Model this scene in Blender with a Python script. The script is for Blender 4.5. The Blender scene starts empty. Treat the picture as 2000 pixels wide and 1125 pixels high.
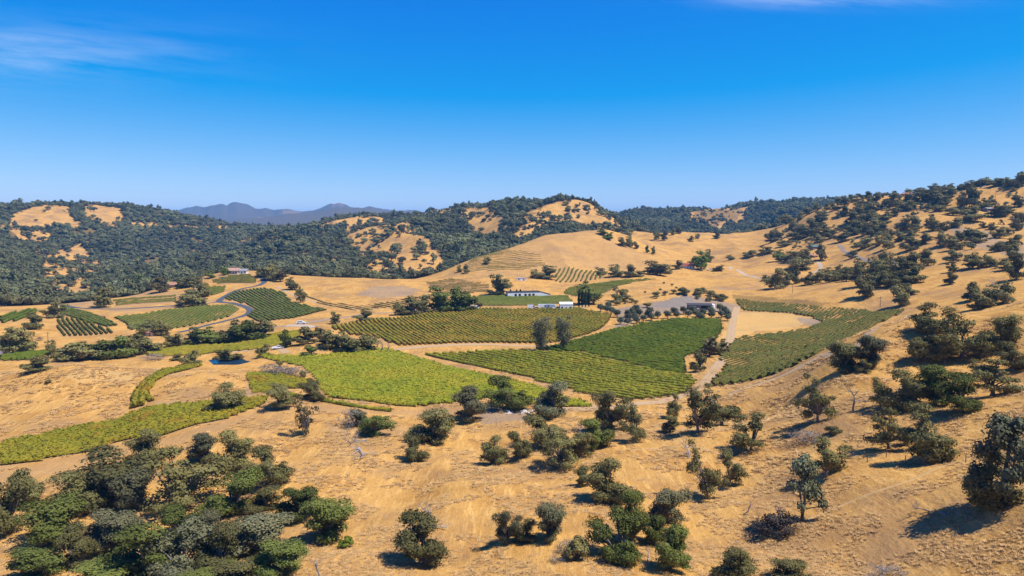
import bpy, math, random
import numpy as np

# ------------------------------------------------------------------ camera, sky, sun, exposure
sc = bpy.context.scene
F, HZ, CAMZ = 1400.0, 440.0, 60.0            # focal length in photo pixels, horizon row, camera height (m)
PITCH = math.atan((562.5 - HZ) / F)
cam_d = bpy.data.cameras.new('camera'); cam = bpy.data.objects.new('camera', cam_d)
sc.collection.objects.link(cam); sc.camera = cam
cam_d.sensor_width = 36.0; cam_d.lens = 36.0 * F / 2000.0
cam_d.clip_start = 1.0; cam_d.clip_end = 60000.0
cam.location = (0, 0, CAMZ); cam.rotation_euler = (math.radians(90) - PITCH, 0, 0)

SUN_EL, SUN_AZ = math.radians(60), math.radians(108)      # azimuth clockwise from +Y: sun to the right, a little behind the camera
sun_dir = (math.sin(SUN_AZ) * math.cos(SUN_EL), math.cos(SUN_AZ) * math.cos(SUN_EL), math.sin(SUN_EL))
world = bpy.data.worlds.new('World'); sc.world = world; world.use_nodes = True
wn, wl = world.node_tree.nodes, world.node_tree.links
sky = wn.new('ShaderNodeTexSky'); sky.sky_type = 'NISHITA'; sky.sun_disc = False
sky.sun_elevation = SUN_EL; sky.sun_rotation = SUN_AZ
sky.altitude = 300; sky.air_density = 0.6; sky.dust_density = 0.0; sky.ozone_density = 10.0
def _wvm(op, a, b=None, c=None):
    n_ = wn.new('ShaderNodeVectorMath'); n_.operation = op
    for i_, v_ in enumerate((a, b, c)):
        if v_ is None: continue
        if isinstance(v_, bpy.types.NodeSocket): wl.new(v_, n_.inputs[i_])
        else: n_.inputs[i_].default_value = v_
    return n_.outputs[0]
def _wm(op, a, b=None):
    n_ = wn.new('ShaderNodeMath'); n_.operation = op
    for i_, v_ in enumerate((a, b)):
        if v_ is None: continue
        if isinstance(v_, bpy.types.NodeSocket): wl.new(v_, n_.inputs[i_])
        else: n_.inputs[i_].default_value = v_
    return n_.outputs[0]
# deep clear-air blue: the whole sky dome graded with one channel-wise curve
graded = _wvm('MAXIMUM', _wvm('MULTIPLY_ADD', sky.outputs[0], (2.19, 1.16, 0.407), (-2.15, -0.23, 3.78)), (0.03, 0.05, 0.05))
# thin cirrus: streaky noise over the dome, gathered in two wisps
tcw = wn.new('ShaderNodeTexCoord'); sx = wn.new('ShaderNodeSeparateXYZ'); wl.new(tcw.outputs['Generated'], sx.inputs[0])
yy_ = _wm('MAXIMUM', sx.outputs[1], 0.05); cu = _wm('DIVIDE', sx.outputs[0], yy_); ce = _wm('DIVIDE', sx.outputs[2], yy_)
cb = wn.new('ShaderNodeCombineXYZ'); wl.new(_wm('MULTIPLY', cu, 4.0), cb.inputs[0]); wl.new(_wm('MULTIPLY', _wm('ADD', ce, _wm('MULTIPLY', cu, 0.10)), 34.0), cb.inputs[1])
nz = wn.new('ShaderNodeTexNoise'); wl.new(cb.outputs[0], nz.inputs['Vector']); nz.inputs['Scale'].default_value = 1.0; nz.inputs['Detail'].default_value = 5.0; nz.inputs['Roughness'].default_value = 0.6
st_ = wn.new('ShaderNodeMapRange'); wl.new(nz.outputs['Fac'], st_.inputs[0]); st_.inputs[1].default_value = 0.40; st_.inputs[2].default_value = 0.75
def _blob(u0, e0, su, se, amt):
    a_ = _wm('POWER', _wm('DIVIDE', _wm('SUBTRACT', cu, u0), su), 2.0); b_ = _wm('POWER', _wm('DIVIDE', _wm('SUBTRACT', ce, e0), se), 2.0)
    return _wm('MULTIPLY', _wm('EXPONENT', _wm('MULTIPLY', _wm('ADD', a_, b_), -1.0)), amt)
wisp = _wm('MULTIPLY', _wm('ADD', _blob(-0.74, 0.232, 0.26, 0.036, 0.85), _blob(0.42, 0.306, 0.14, 0.012, 1.0)), st_.outputs[0])
cm = wn.new('ShaderNodeMix'); cm.data_type = 'RGBA'; wl.new(_wm('MULTIPLY', wisp, 0.75), cm.inputs[0]); wl.new(graded, cm.inputs[6]); cm.inputs[7].default_value = (4.4, 5.2, 6.9, 1)
bg = wn['Background']; bg.inputs['Strength'].default_value = 0.11
wl.new(cm.outputs[2], bg.inputs['Color'])

sun_d = bpy.data.lights.new('sun', 'SUN'); sun_d.energy = 5.0; sun_d.angle = math.radians(0.53); sun_d.color = (1.0, 0.95, 0.86)
sun = bpy.data.objects.new('sun', sun_d); sc.collection.objects.link(sun); sun.location = (400, 100, 500)
from mathutils import Vector, Matrix
sun.rotation_euler = Vector(sun_dir).to_track_quat('Z', 'Y').to_euler()
vs = sc.view_settings; vs.view_transform = 'Standard'; vs.look = 'None'; vs.gamma = 1.0; vs.use_curve_mapping = False
vs.exposure = 0.5
sc.cycles.use_denoising = True
sc.cycles.max_bounces = 5; sc.cycles.diffuse_bounces = 3; sc.cycles.transparent_max_bounces = 6; sc.cycles.volume_bounces = 0

COL = sc.collection
rng = np.random.default_rng(7)
R = random.Random(11)

# ------------------------------------------------------------------ noise
def _hash(ix, iy, seed):
    h = (ix.astype(np.int64) * 374761393 + iy.astype(np.int64) * 668265263 + seed * 2147483647) & 0xFFFFFFFF
    h = ((h ^ (h >> 13)) * 1274126177) & 0xFFFFFFFF
    return ((h ^ (h >> 16)) & 0xFFFF) / 65535.0
def vnoise(x, y, seed=0):
    x = np.asarray(x, float); y = np.asarray(y, float)
    ix, iy = np.floor(x), np.floor(y); fx, fy = x - ix, y - iy
    fx = fx * fx * fx * (fx * (fx * 6 - 15) + 10); fy = fy * fy * fy * (fy * (fy * 6 - 15) + 10)
    a = _hash(ix, iy, seed); b = _hash(ix + 1, iy, seed); c = _hash(ix, iy + 1, seed); d = _hash(ix + 1, iy + 1, seed)
    return (a + (b - a) * fx) * (1 - fy) + (c + (d - c) * fx) * fy - 0.5
def fbm(x, y, seed=0, octs=4, gain=0.5):
    s = 0; a = 1.0; f = 1.0
    for o in range(octs):
        s = s + a * vnoise(x * f + 13.7 * o, y * f - 7.3 * o, seed + o); a *= gain; f *= 2.03
    return s

# ------------------------------------------------------------------ terrain
def ray(px, py):
    cx = (px - 1000.0) / F; cy = (562.5 - py) / F
    return cx, math.cos(PITCH) + cy * math.sin(PITCH), -math.sin(PITCH) + cy * math.cos(PITCH)
CP = []     # (u, lnY, z)
def P(px, py, d):
    a, b, c = ray(px, py); CP.append((a / b, math.log(d), CAMZ + c / b * d))
def H(px, d, z): CP.append(((px - 1000.0) / F, math.log(d), z))
#__TERRAIN_POINTS__
for p in [
 (0,1125,115),(0,950,165),(0,900,185),(0,860,205),(0,790,250),(0,705,330),(0,680,365),(0,640,420),(0,600,540),(0,560,800),(0,520,950),(0,460,1300),(0,430,1480),(0,412,1700),
 (80,415,1560),(160,410,1640),
 (250,1125,110),(250,1000,140),(250,880,185),(250,830,210),(250,790,240),(250,720,310),(250,700,337),(250,680,370),(250,660,410),(250,640,450),(250,600,540),(250,580,610),
 (120,700,335),(120,640,440),(120,600,540),(250,550,950),(250,500,1200),(250,440,1650),(230,409,1950),(330,423,1900),(300,419,1850),(400,438,1950),
 (350,700,333),(350,640,455),(350,605,525),(350,590,580),(350,565,660),(330,556,700),
 (500,1125,108),(500,900,170),(500,820,205),(500,790,225),(500,740,275),(500,710,312),(400,712,318),(430,704,331),(500,680,352),(500,660,387),(500,632,440),(500,600,525),(500,570,605),(500,548,680),(460,528,730),
 (500,520,1150),(500,470,1600),(480,450,1950),(600,452,1900),
 (620,500,1200),(640,590,560),(600,545,680),
 (750,1125,106),(750,900,172),(750,800,225),(750,760,255),(750,710,310),(750,690,345),(750,670,372),(750,630,442),(750,605,500),(750,572,590),(720,543,690),
 (770,528,960),(750,480,1220),(745,437,1450),(700,429,1750),(640,436,1850),(800,440,1600),
 (850,560,640),(830,543,740),(860,480,1180),(850,421,1750),(900,409,1780),
 (1000,1125,104),(1000,960,145),(1000,820,212),(1000,793,232),(1000,750,270),(1000,700,335),(1000,670,378),(1000,640,430),(1000,605,512),(1000,578,575),(1000,545,655),(1000,515,750),(1000,488,830),
 (930,505,790),(900,520,770),(1050,465,910),(1000,450,1300),(960,405,1700),(1050,404,1650),(880,460,1350),
 (1130,448,950),(1130,500,810),(1130,545,690),(1130,590,545),(1160,430,1330),(1140,405,1480),(1200,430,1500),
 (1250,1125,100),(1250,900,165),(1180,860,185),(1250,790,230),(1250,760,258),(1250,700,335),(1250,640,430),(1250,612,490),(1330,582,545),(1250,562,610),(1250,532,700),
 (1200,455,960),(1240,466,1000),(1290,498,900),(1330,455,1230),(1290,461,1180),
 (1250,434,2000),(1250,413,2400),(1330,414,2450),
 (1400,548,690),(1400,512,850),(1400,475,1080),(1400,457,1220),(1350,520,790),(1470,462,1180),
 (1400,432,2000),(1400,410,2400),(1490,402,2300),(1580,396,2300),
 (1500,1125,97),(1500,900,155),(1380,850,178),(1500,800,205),(1440,768,230),(1400,775,236),(1500,738,250),(1450,735,270),(1450,680,350),(1500,640,422),(1500,602,500),(1500,572,565),(1480,552,640),(1500,520,770),(1500,490,930),(1540,450,1100),
 (1600,880,146),(1620,740,196),(1660,680,216),(1760,622,232),(1600,690,240),
 (1700,607,430),(1650,640,390),(1580,675,350),(1600,620,440),(1700,566,480),(1580,572,520),(1640,520,690),(1660,490,780),(1650,440,930),(1640,394,1090),(1580,415,1150),
 (1800,425,800),(1720,450,830),(1760,383,1020),(1780,530,540),(1780,490,650),(1850,400,900),
 (1900,1125,84),(1900,950,110),(1900,800,146),(1900,690,188),(1860,618,236),(1950,606,223),
 (1900,580,385),(1900,545,450),(1900,505,540),(1950,470,640),(1960,435,760),(1950,397,840),(1900,369,920),
 (2000,1125,79),(2000,900,112),(2000,720,170),(2000,590,213),(2000,540,420),(2000,500,500),(2000,440,720),(2000,361,880)]:
    P(*p)
for h in [
 (0,2400,60),(250,780,-26),(250,2700,50),(120,760,-26),(420,860,-14),(0,680,-14),(500,900,-10),(500,2700,35),(640,860,-6),(750,820,-4),(750,2500,35),(860,900,-8),(1000,1060,20),(940,950,10),(1000,2500,45),(1130,1150,25),(1150,2200,55),
 (1280,1500,20),(1250,3200,60),(1400,1500,20),(1500,3200,70),(1500,1350,50),(1640,1400,50),(1640,600,16),(1750,300,13),(1850,280,19),(1950,275,22),(2000,270,25),(1640,300,7),(1760,1350,60),(1950,1200,65),
 (0,60,8),(500,60,12),(1000,60,14),(1500,60,17),(2000,50,28),
 (0,4500,25),(600,4500,20),(1200,4500,20),(1800,4500,30),(1800,900,76),(1700,900,64)]:
    H(*h)
for d, z in [(60,5),(115,3),(200,-1),(330,-3),(540,0),(800,15),(1300,60),(1700,100),(2500,60),(4500,25)]:
    H(-500, d, z); H(-1100, d, z)
for d, z in [(60,34),(90,36),(130,44),(180,50),(280,32),(440,42),(640,66),(880,110),(1300,70),(2500,60),(4500,30)]:
    H(2500, d, z + 6); H(3100, d, z + 10)
cp = np.array(CP); KU = 1.35
def _tps(a, b):
    r2 = ((a[:, None, 0] - b[None, :, 0]) * KU) ** 2 + (a[:, None, 1] - b[None, :, 1]) ** 2
    return 0.5 * r2 * np.log(r2 + 1e-12)
n = len(cp)
A = np.zeros((n + 3, n + 3)); A[:n, :n] = _tps(cp, cp) + np.eye(n) * 4e-4
A[:n, n] = 1; A[:n, n + 1:] = cp[:, :2]; A[n:, :n] = A[:n, n:].T
W = np.linalg.solve(A, np.concatenate([cp[:, 2], np.zeros(3)]))
us = np.concatenate([np.linspace(-3.2, -0.95, 24, endpoint=False), np.linspace(-0.95, -0.76, 30, endpoint=False),
                     np.linspace(-0.76, 0.76, 700, endpoint=False), np.linspace(0.76, 0.95, 30, endpoint=False), np.linspace(0.95, 3.2, 24)])
vsn = np.concatenate([np.linspace(math.log(40), math.log(80), 20, endpoint=False), np.linspace(math.log(80), math.log(2600), 570, endpoint=False),
                      np.linspace(math.log(2600), math.log(45000), 90)])
NU, NV = len(us), len(vsn)
UU, VV = np.meshgrid(us, vsn, indexing='ij')
def _cubic(g, axis, x):                       # Catmull-Rom resampling along one axis (x in index units)
    g = np.moveaxis(g, axis, 0); k = np.clip(np.floor(x).astype(int), 1, g.shape[0] - 3); t = (x - k)[:, None]
    p0, p1, p2, p3 = g[k - 1], g[k], g[k + 1], g[k + 2]
    return np.moveaxis(0.5 * (2 * p1 + (p2 - p0) * t + (2 * p0 - 5 * p1 + 4 * p2 - p3) * t * t + (3 * p1 - p0 - 3 * p2 + p3) * t ** 3), 0, axis)
gu = np.linspace(-1.65, 1.65, 220); gv = np.linspace(math.log(38), math.log(4600), 240)
GU, GV = np.meshgrid(gu, gv, indexing='ij'); q = np.stack([GU.ravel(), GV.ravel()], 1)
GZ = (np.concatenate([_tps(q[i:i + 8000], cp) @ W[:n] for i in range(0, len(q), 8000)]) + W[n] + q @ W[n + 1:]).reshape(220, 240)
ZZ = _cubic(GZ, 0, (np.clip(us, -1.6, 1.6) + 1.65) / 3.3 * 219)
ZZ = _cubic(ZZ, 1, (np.minimum(vsn, math.log(4500)) - gv[0]) / (gv[-1] - gv[0]) * 239)
YY = np.exp(VV); XX = UU * YY
sm = lambda e0, e1, x: np.clip((x - e0) / (e1 - e0), 0, 1) ** 2 * (3 - 2 * np.clip((x - e0) / (e1 - e0), 0, 1))
# relief: small bumps near, gullies and spurs on the far hillsides
ZZ += (1.8 * fbm(XX / 34, YY / 34, 3, 4) - 2.4 * (1 - sm(215, 245, YY)) * (np.abs(fbm(XX / 46 + 0.35 * YY / 46, YY / 95, 9, 3)) * 1.5 - 0.25)) * sm(60, 110, YY) * (1 - 0.55 * sm(220, 300, YY) * (1 - sm(600, 800, YY)))
_o = 450 * sm(0.08, 0.13, UU)
far = sm(850 + _o, 1300 + _o, YY) * (1 - sm(2600, 4000, YY))
rid = 1 - np.abs(2 * fbm(XX / 330, YY / 420, 21, 3)) * 1.6
ZZ += far * (16 + 20 * (1 - sm(1350, 1750, YY))) * (rid - 0.55) + far * 9 * fbm(XX / 90, YY / 90, 33, 3)
mid = sm(420, 700, YY) * (1 - sm(900, 1300, YY)) * sm(0.2, 0.32, UU)
ZZ += mid * 7 * fbm(XX / 80, YY / 80, 41, 3)
gold = sm(620, 760, YY) * (1 - sm(1250, 1500, YY)) * sm(-0.10, -0.04, UU) * (1 - sm(0.30, 0.36, UU))
ZZ -= gold * 9 * (np.abs(fbm(XX / 120, YY / 190, 45, 3)) * 1.6 - 0.22)
def _mound(px, d, hgt, rx, ry):
    global ZZ
    x0 = (px - 1000) / F * d; ZZ = ZZ + hgt * np.exp(-((XX - x0) / rx) ** 2 - ((YY - d) / ry) ** 2)
_mound(392, 262, 5.0, 15, 17); _mound(120, 272, 9.0, 34, 25); _mound(625, 350, 3.0, 18, 12); _mound(1345, 552, 4.0, 20, 14); _mound(1350, 470, 2.0, 40, 60)
# distant range
ZZ = ZZ * (1 - sm(4000, 5500, YY)) + 10 * sm(4000, 5500, YY)
prof_px = np.array([-3000, -600, 0, 60, 150, 230, 320, 380, 440, 490, 530, 590, 640, 680, 740, 800, 900, 1000, 1400, 2000, 4000])
prof_py = np.array([403, 407, 396, 399, 397, 402, 408, 402, 398, 403, 406, 410, 402, 399, 404, 411, 424, 428, 425, 420, 420])
prof = np.interp(UU * F + 1000, prof_px, prof_py) - 9 * (np.abs(fbm(UU * 20, 0 * UU, 57, 4, 0.6)) - 0.34) + 7
hr = CAMZ + (HZ - prof) / F * 11000
ZZ += np.maximum(0, hr - 10) * np.exp(-((YY - 11000) / 2600) ** 2) * (1 + 0.9 * fbm(XX / 900, YY / 900, 51, 4) * np.minimum(1, np.abs(YY - 11000) / 1200)) + sm(5000, 8000, YY) * 22 * fbm(XX / 700, YY / 900, 55, 4)
hr2 = CAMZ + (HZ - np.interp(UU * F + 1000, [0, 430, 520, 600, 700, 820, 1000], [440, 438, 425, 416, 408, 419, 440])) / F * 7600
ZZ += np.maximum(0, hr2 - 60) * np.exp(-((YY - 7600) / 1100) ** 2)
# pond bed: keep the bank level where the water lies
def grid_z(x, y):
    x = np.asarray(x, float); y = np.maximum(np.asarray(y, float), 41.0)
    u = x / y; v = np.log(y)
    i = np.clip(np.searchsorted(us, u) - 1, 0, NU - 2); j = np.clip(np.searchsorted(vsn, v) - 1, 0, NV - 2)
    a = np.clip((u - us[i]) / (us[i + 1] - us[i]), 0, 1); b = np.clip((v - vsn[j]) / (vsn[j + 1] - vsn[j]), 0, 1)
    return (ZZ[i, j] * (1 - a) + ZZ[i + 1, j] * a) * (1 - b) + (ZZ[i, j + 1] * (1 - a) + ZZ[i + 1, j + 1] * a) * b
_hy = np.exp(np.linspace(math.log(70), math.log(14000), 5000))
def hit(px, py, dmin=0.0):
    """Ground point seen at a photo pixel: (x, y, z)."""
    a, b, c = ray(px, py); zr = CAMZ + c / b * _hy; zt = grid_z(a / b * _hy, _hy)
    k = np.nonzero((zr <= zt) & (_hy >= dmin))[0]
    if len(k) == 0 or _hy[k[0]] > 3000:                # above the near skyline: stand on that skyline
        e = np.where((_hy > max(dmin, 300)) & (_hy < 2600), (zt - CAMZ) / _hy, -9); k = [int(np.argmax(e))]
    d = _hy[k[0]]
    return np.array([a / b * d, d, float(grid_z(a / b * d, d))])
def wpoly(pts, dmin=0): return np.array([hit(px, py, dmin)[:2] for px, py in pts])
def inside(poly, x, y):
    r = np.zeros(np.shape(x), bool); j = len(poly) - 1
    for i in range(len(poly)):
        xi, yi = poly[i]; xj, yj = poly[j]
        if yi != yj:
            c = ((yi > y) != (yj > y)) & (x < (xj - xi) * (y - yi) / (yj - yi) + xi)
            r ^= c
        j = i
    return r
# ------------------------------------------------------------------ mesh helpers
def mesh_np(name, verts, quads=None, tris=None, smooth=False, tint=None, mats=(), mat_idx=None):
    me = bpy.data.meshes.new(name); verts = np.asarray(verts, np.float32).reshape(-1, 3)
    me.vertices.add(len(verts)); me.vertices.foreach_set('co', verts.ravel())
    nq = 0 if quads is None else len(quads); nt = 0 if tris is None else len(tris)
    loops = np.concatenate([np.asarray(quads, np.int32).ravel() if nq else np.zeros(0, np.int32), np.asarray(tris, np.int32).ravel() if nt else np.zeros(0, np.int32)])
    me.loops.add(len(loops)); me.loops.foreach_set('vertex_index', loops)
    me.polygons.add(nq + nt)
    st = np.concatenate([np.arange(nq) * 4, nq * 4 + np.arange(nt) * 3]).astype(np.int32)
    me.polygons.foreach_set('loop_start', st)
    if smooth: me.polygons.foreach_set('use_smooth', np.ones(nq + nt, bool))
    for m in mats: me.materials.append(m)
    if mat_idx is not None: me.polygons.foreach_set('material_index', np.asarray(mat_idx, np.int32))
    if tint is not None:
        tint = np.asarray(tint, np.float32)
        at = me.attributes.new('tint', 'FLOAT', 'POINT'); at.data.foreach_set('value', tint.ravel())
    me.update(calc_edges=True); me.validate()
    return me
def obj(name, me, parent=None, loc=None, rot=None, scale=None, **props):
    o = bpy.data.objects.new(name, me); COL.objects.link(o)
    if parent is not None: o.parent = parent
    if loc is not None: o.location = [float(v) for v in loc]
    if rot is not None: o.rotation_euler = rot
    if scale is not None: o.scale = [float(v) for v in scale]
    for k, v in props.items():
        if v: o[k] = v
    return o
class MB:
    """Collects boxes, tubes and prisms into one mesh."""
    def __init__(s): s.v, s.f = [], []
    def add(s, v, f):
        b = len(s.v); s.v += [tuple(map(float, p)) for p in v]; s.f += [tuple(i + b for i in q) for q in f]; return s
    def box(s, x0, x1, y0, y1, z0, z1):
        return s.add([(x0,y0,z0),(x1,y0,z0),(x1,y1,z0),(x0,y1,z0),(x0,y0,z1),(x1,y0,z1),(x1,y1,z1),(x0,y1,z1)],
                     [(3,2,1,0),(4,5,6,7),(0,1,5,4),(1,2,6,5),(2,3,7,6),(3,0,4,7)])
    def prism(s, prof, y0, y1):      # profile in x,z extruded along y
        k = len(prof)
        return s.add([(x, y0, z) for x, z in prof] + [(x, y1, z) for x, z in prof],
                     [tuple(range(k)), tuple(range(2 * k - 1, k - 1, -1))] + [(i, i + k, (i + 1) % k + k, (i + 1) % k) for i in range(k)])
    def tube(s, pts, rad, n=6):
        pts = [Vector(p) for p in pts]; b = len(s.v); rings = []
        for i, p in enumerate(pts):
            d = (pts[min(i + 1, len(pts) - 1)] - pts[max(i - 1, 0)])
            if d.length < 1e-6: d = Vector((0, 0, 1))
            d.normalize(); a = d.cross(Vector((0.31, 0.95, 0.05)));
            if a.length < 1e-3: a = d.cross(Vector((1, 0, 0)))
            a.normalize(); c = d.cross(a)
            for k in range(n):
                t = 2 * math.pi * k / n; w = p + (a * math.cos(t) + c * math.sin(t)) * rad[i]; s.v.append((w.x, w.y, w.z))
        for i in range(len(pts) - 1):
            for k in range(n):
                s.f.append((b + i * n + k, b + i * n + (k + 1) % n, b + (i + 1) * n + (k + 1) % n, b + (i + 1) * n + k))
        s.f.append(tuple(b + k for k in range(n))[::-1]); s.f.append(tuple(b + (len(pts) - 1) * n + k for k in range(n)))
        return s
    def mesh(s, name, mat=None, smooth=False):
        me = bpy.data.meshes.new(name); me.from_pydata(s.v, [], s.f)
        if smooth: me.polygons.foreach_set('use_smooth', np.ones(len(s.f), bool))
        if mat: me.materials.append(mat)
        me.update(); return me
    def build(s, name, mat, parent=None, **kw):
        return obj(name, s.mesh(name, mat), parent, **kw)

# ------------------------------------------------------------------ materials
class NT:
    def __init__(s, name):
        s.m = bpy.data.materials.new(name); s.m.use_nodes = True; s.t = s.m.node_tree; s.b = s.t.nodes['Principled BSDF']; s.out = s.t.nodes['Material Output']
        s.b.inputs['Roughness'].default_value = 0.9; s.b.inputs['Specular IOR Level'].default_value = 0.15
    def n(s, kind, **kw):
        x = s.t.nodes.new(kind)
        for k, v in kw.items():
            if hasattr(x, k): setattr(x, k, v)
        return x
    def set(s, sock, v):
        if isinstance(v, bpy.types.NodeSocket): s.t.links.new(v, sock)
        elif v is not None: sock.default_value = v
    def pos(s): return s.n('ShaderNodeNewGeometry').outputs['Position']
    def noise(s, vec, scale, detail=2, rough=0.5, sc3=None, rot=None):
        if sc3 is not None:
            mp = s.n('ShaderNodeMapping'); s.set(mp.inputs['Vector'], vec); mp.inputs['Scale'].default_value = sc3
            if rot: mp.inputs['Rotation'].default_value = rot
            vec = mp.outputs[0]
        x = s.n('ShaderNodeTexNoise'); s.set(x.inputs['Vector'], vec); x.inputs['Scale'].default_value = scale
        x.inputs['Detail'].default_value = detail; x.inputs['Roughness'].default_value = rough
        return x.outputs['Fac']
    def ramp(s, f, lo, hi):
        x = s.n('ShaderNodeMapRange'); x.interpolation_type = 'SMOOTHSTEP'; s.set(x.inputs[0], f); x.inputs[1].default_value = lo; x.inputs[2].default_value = hi
        return x.outputs[0]
    def lin(s, f, lo, hi, a, b):
        x = s.n('ShaderNodeMapRange'); s.set(x.inputs[0], f); x.inputs[1].default_value = lo; x.inputs[2].default_value = hi; x.inputs[3].default_value = a; x.inputs[4].default_value = b
        return x.outputs[0]
    def mix(s, f, a, b, mode='MIX'):
        x = s.n('ShaderNodeMix'); x.data_type = 'RGBA'; x.blend_type = mode; s.set(x.inputs[0], f)
        s.set(x.inputs[6], a if isinstance(a, bpy.types.NodeSocket) else (*a, 1)); s.set(x.inputs[7], b if isinstance(b, bpy.types.NodeSocket) else (*b, 1))
        return x.outputs[2]
    def math(s, op, a, b=None):
        x = s.n('ShaderNodeMath'); x.operation = op; s.set(x.inputs[0], a); s.set(x.inputs[1], b); return x.outputs[0]
    def scale(s, c, f):
        x = s.n('ShaderNodeVectorMath'); x.operation = 'SCALE'; s.set(x.inputs[0], c); s.set(x.inputs[3], f); return x.outputs[0]
    def attr(s, name, out='Fac'):
        x = s.n('ShaderNodeAttribute'); x.attribute_name = name; return x.outputs[out]
    def bump(s, h, strength, dist):
        x = s.n('ShaderNodeBump'); x.inputs['Strength'].default_value = strength; x.inputs['Distance'].default_value = dist; s.set(x.inputs['Height'], h)
        s.t.links.new(x.outputs[0], s.b.inputs['Normal'])
def plain(name, col, rough=0.8, noise=0.0, scale=1.0, metal=0.0, spec=0.2):
    t = NT(name); t.b.inputs['Roughness'].default_value = rough; t.b.inputs['Metallic'].default_value = metal; t.b.inputs['Specular IOR Level'].default_value = spec
    c = tuple(col)
    if noise:
        f = t.noise(t.pos(), scale, 4, 0.6)
        t.set(t.b.inputs['Base Color'], t.mix(f, tuple(v * (1 - noise) for v in c), tuple(min(1, v * (1 + noise)) for v in c)))
    else: t.b.inputs['Base Color'].default_value = (*c, 1)
    return t.m
def leaf_mat(name, c0, c1, trans=0.12, var=0.35):
    t = NT(name); tint = t.attr('tint'); oi = t.n('ShaderNodeObjectInfo').outputs['Random']
    c = t.mix(tint, c0, c1); oj = t.math('FRACT', t.math('MULTIPLY', oi, 7.31)); c = t.mix(t.math('MULTIPLY', oj, 0.45 if var > 0.4 else 0.25), c, tuple(v * k for v, k in zip(c1, (1.15, 0.95, 0.75)))); c = t.scale(c, t.lin(oi, 0, 1, 1 - var, 1 + var))
    if name == 'forest_leaves':      # stands of different species
        lc = t.n('ShaderNodeObjectInfo').outputs['Location']
        c = t.mix(t.ramp(t.noise(lc, 0.006, 4, 0.65), 0.42, 0.60), c, t.scale(c, 1.45)); c = t.mix(t.math('MULTIPLY', t.ramp(t.noise(lc, 0.016, 3, 0.6), 0.50, 0.66), 0.5), c, (0.13, 0.115, 0.05))
    t.set(t.b.inputs['Base Color'], c); t.b.inputs['Roughness'].default_value = 0.75; t.b.inputs['Specular IOR Level'].default_value = 0.12
    if trans:
        tr = t.n('ShaderNodeBsdfTranslucent'); t.set(tr.inputs['Color'], c); mx = t.n('ShaderNodeMixShader'); mx.inputs[0].default_value = trans
        t.t.links.new(t.b.outputs[0], mx.inputs[1]); t.t.links.new(tr.outputs[0], mx.inputs[2]); t.t.links.new(mx.outputs[0], t.out.inputs[0])
    return t.m
M = {}
M['oak'] = leaf_mat('oak_leaves', (0.108, 0.104, 0.034), (0.222, 0.202, 0.072), 0.22)
M['oakgreen'] = leaf_mat('green_oak_leaves', (0.072, 0.090, 0.018), (0.150, 0.172, 0.038), 0.2)
M['oakgrey'] = leaf_mat('grey_oak_leaves', (0.092, 0.093, 0.044), (0.180, 0.175, 0.088), 0.2)
M['oakbrown'] = leaf_mat('brownish_oak_leaves', (0.088, 0.070, 0.025), (0.153, 0.122, 0.045))
M['pine'] = leaf_mat('grey_pine_needles', (0.085, 0.098, 0.050), (0.180, 0.195, 0.105), 0.05)
M['bright'] = leaf_mat('bright_leaves', (0.075, 0.115, 0.012), (0.15, 0.20, 0.025))
M['olive'] = leaf_mat('olive_leaves', (0.055, 0.068, 0.036), (0.115, 0.13, 0.075))
M['cypress'] = leaf_mat('cypress_leaves', (0.018, 0.03, 0.012), (0.045, 0.062, 0.024))
M['forest'] = leaf_mat('forest_leaves', (0.064, 0.074, 0.032), (0.138, 0.140, 0.060), 0.08, 0.45)
M['dry'] = leaf_mat('dead_twigs', (0.12, 0.10, 0.08), (0.23, 0.195, 0.16), 0.0)
M['brush'] = leaf_mat('dark_brush', (0.035, 0.03, 0.025), (0.09, 0.075, 0.06), 0.0)
M['bark'] = plain('oak_bark', (0.17, 0.145, 0.12), 0.95, 0.35, 3)
M['darkbark'] = plain('dark_bark', (0.07, 0.055, 0.045), 0.95, 0.3, 3)
M['deadwood'] = plain('dead_wood', (0.36, 0.33, 0.30), 0.9, 0.3, 4)
M['greywood'] = plain('grey_wood', (0.21, 0.19, 0.175), 0.9, 0.3, 4)

# ------------------------------------------------------------------ ground
cover = np.zeros((NU, NV, 4), np.float32)
EDGE = [fbm(XX / 9, YY / 9, 61, 3), fbm(XX / 9 + 50, YY / 9, 67, 3)]
def paint(pts, ch, amount=1.0, wob=3.0, dmin=0):
    w = wpoly(pts, dmin); k = wob * np.clip(YY / 300, 0.3, 3)
    m = inside(w, XX + EDGE[0] * k, YY + EDGE[1] * k)
    cover[..., ch] = np.where(m, np.maximum(cover[..., ch], amount), cover[..., ch])
def unpaint(pts, ch):
    m = inside(wpoly(pts), XX, YY); cover[..., ch][m] = 0
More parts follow.
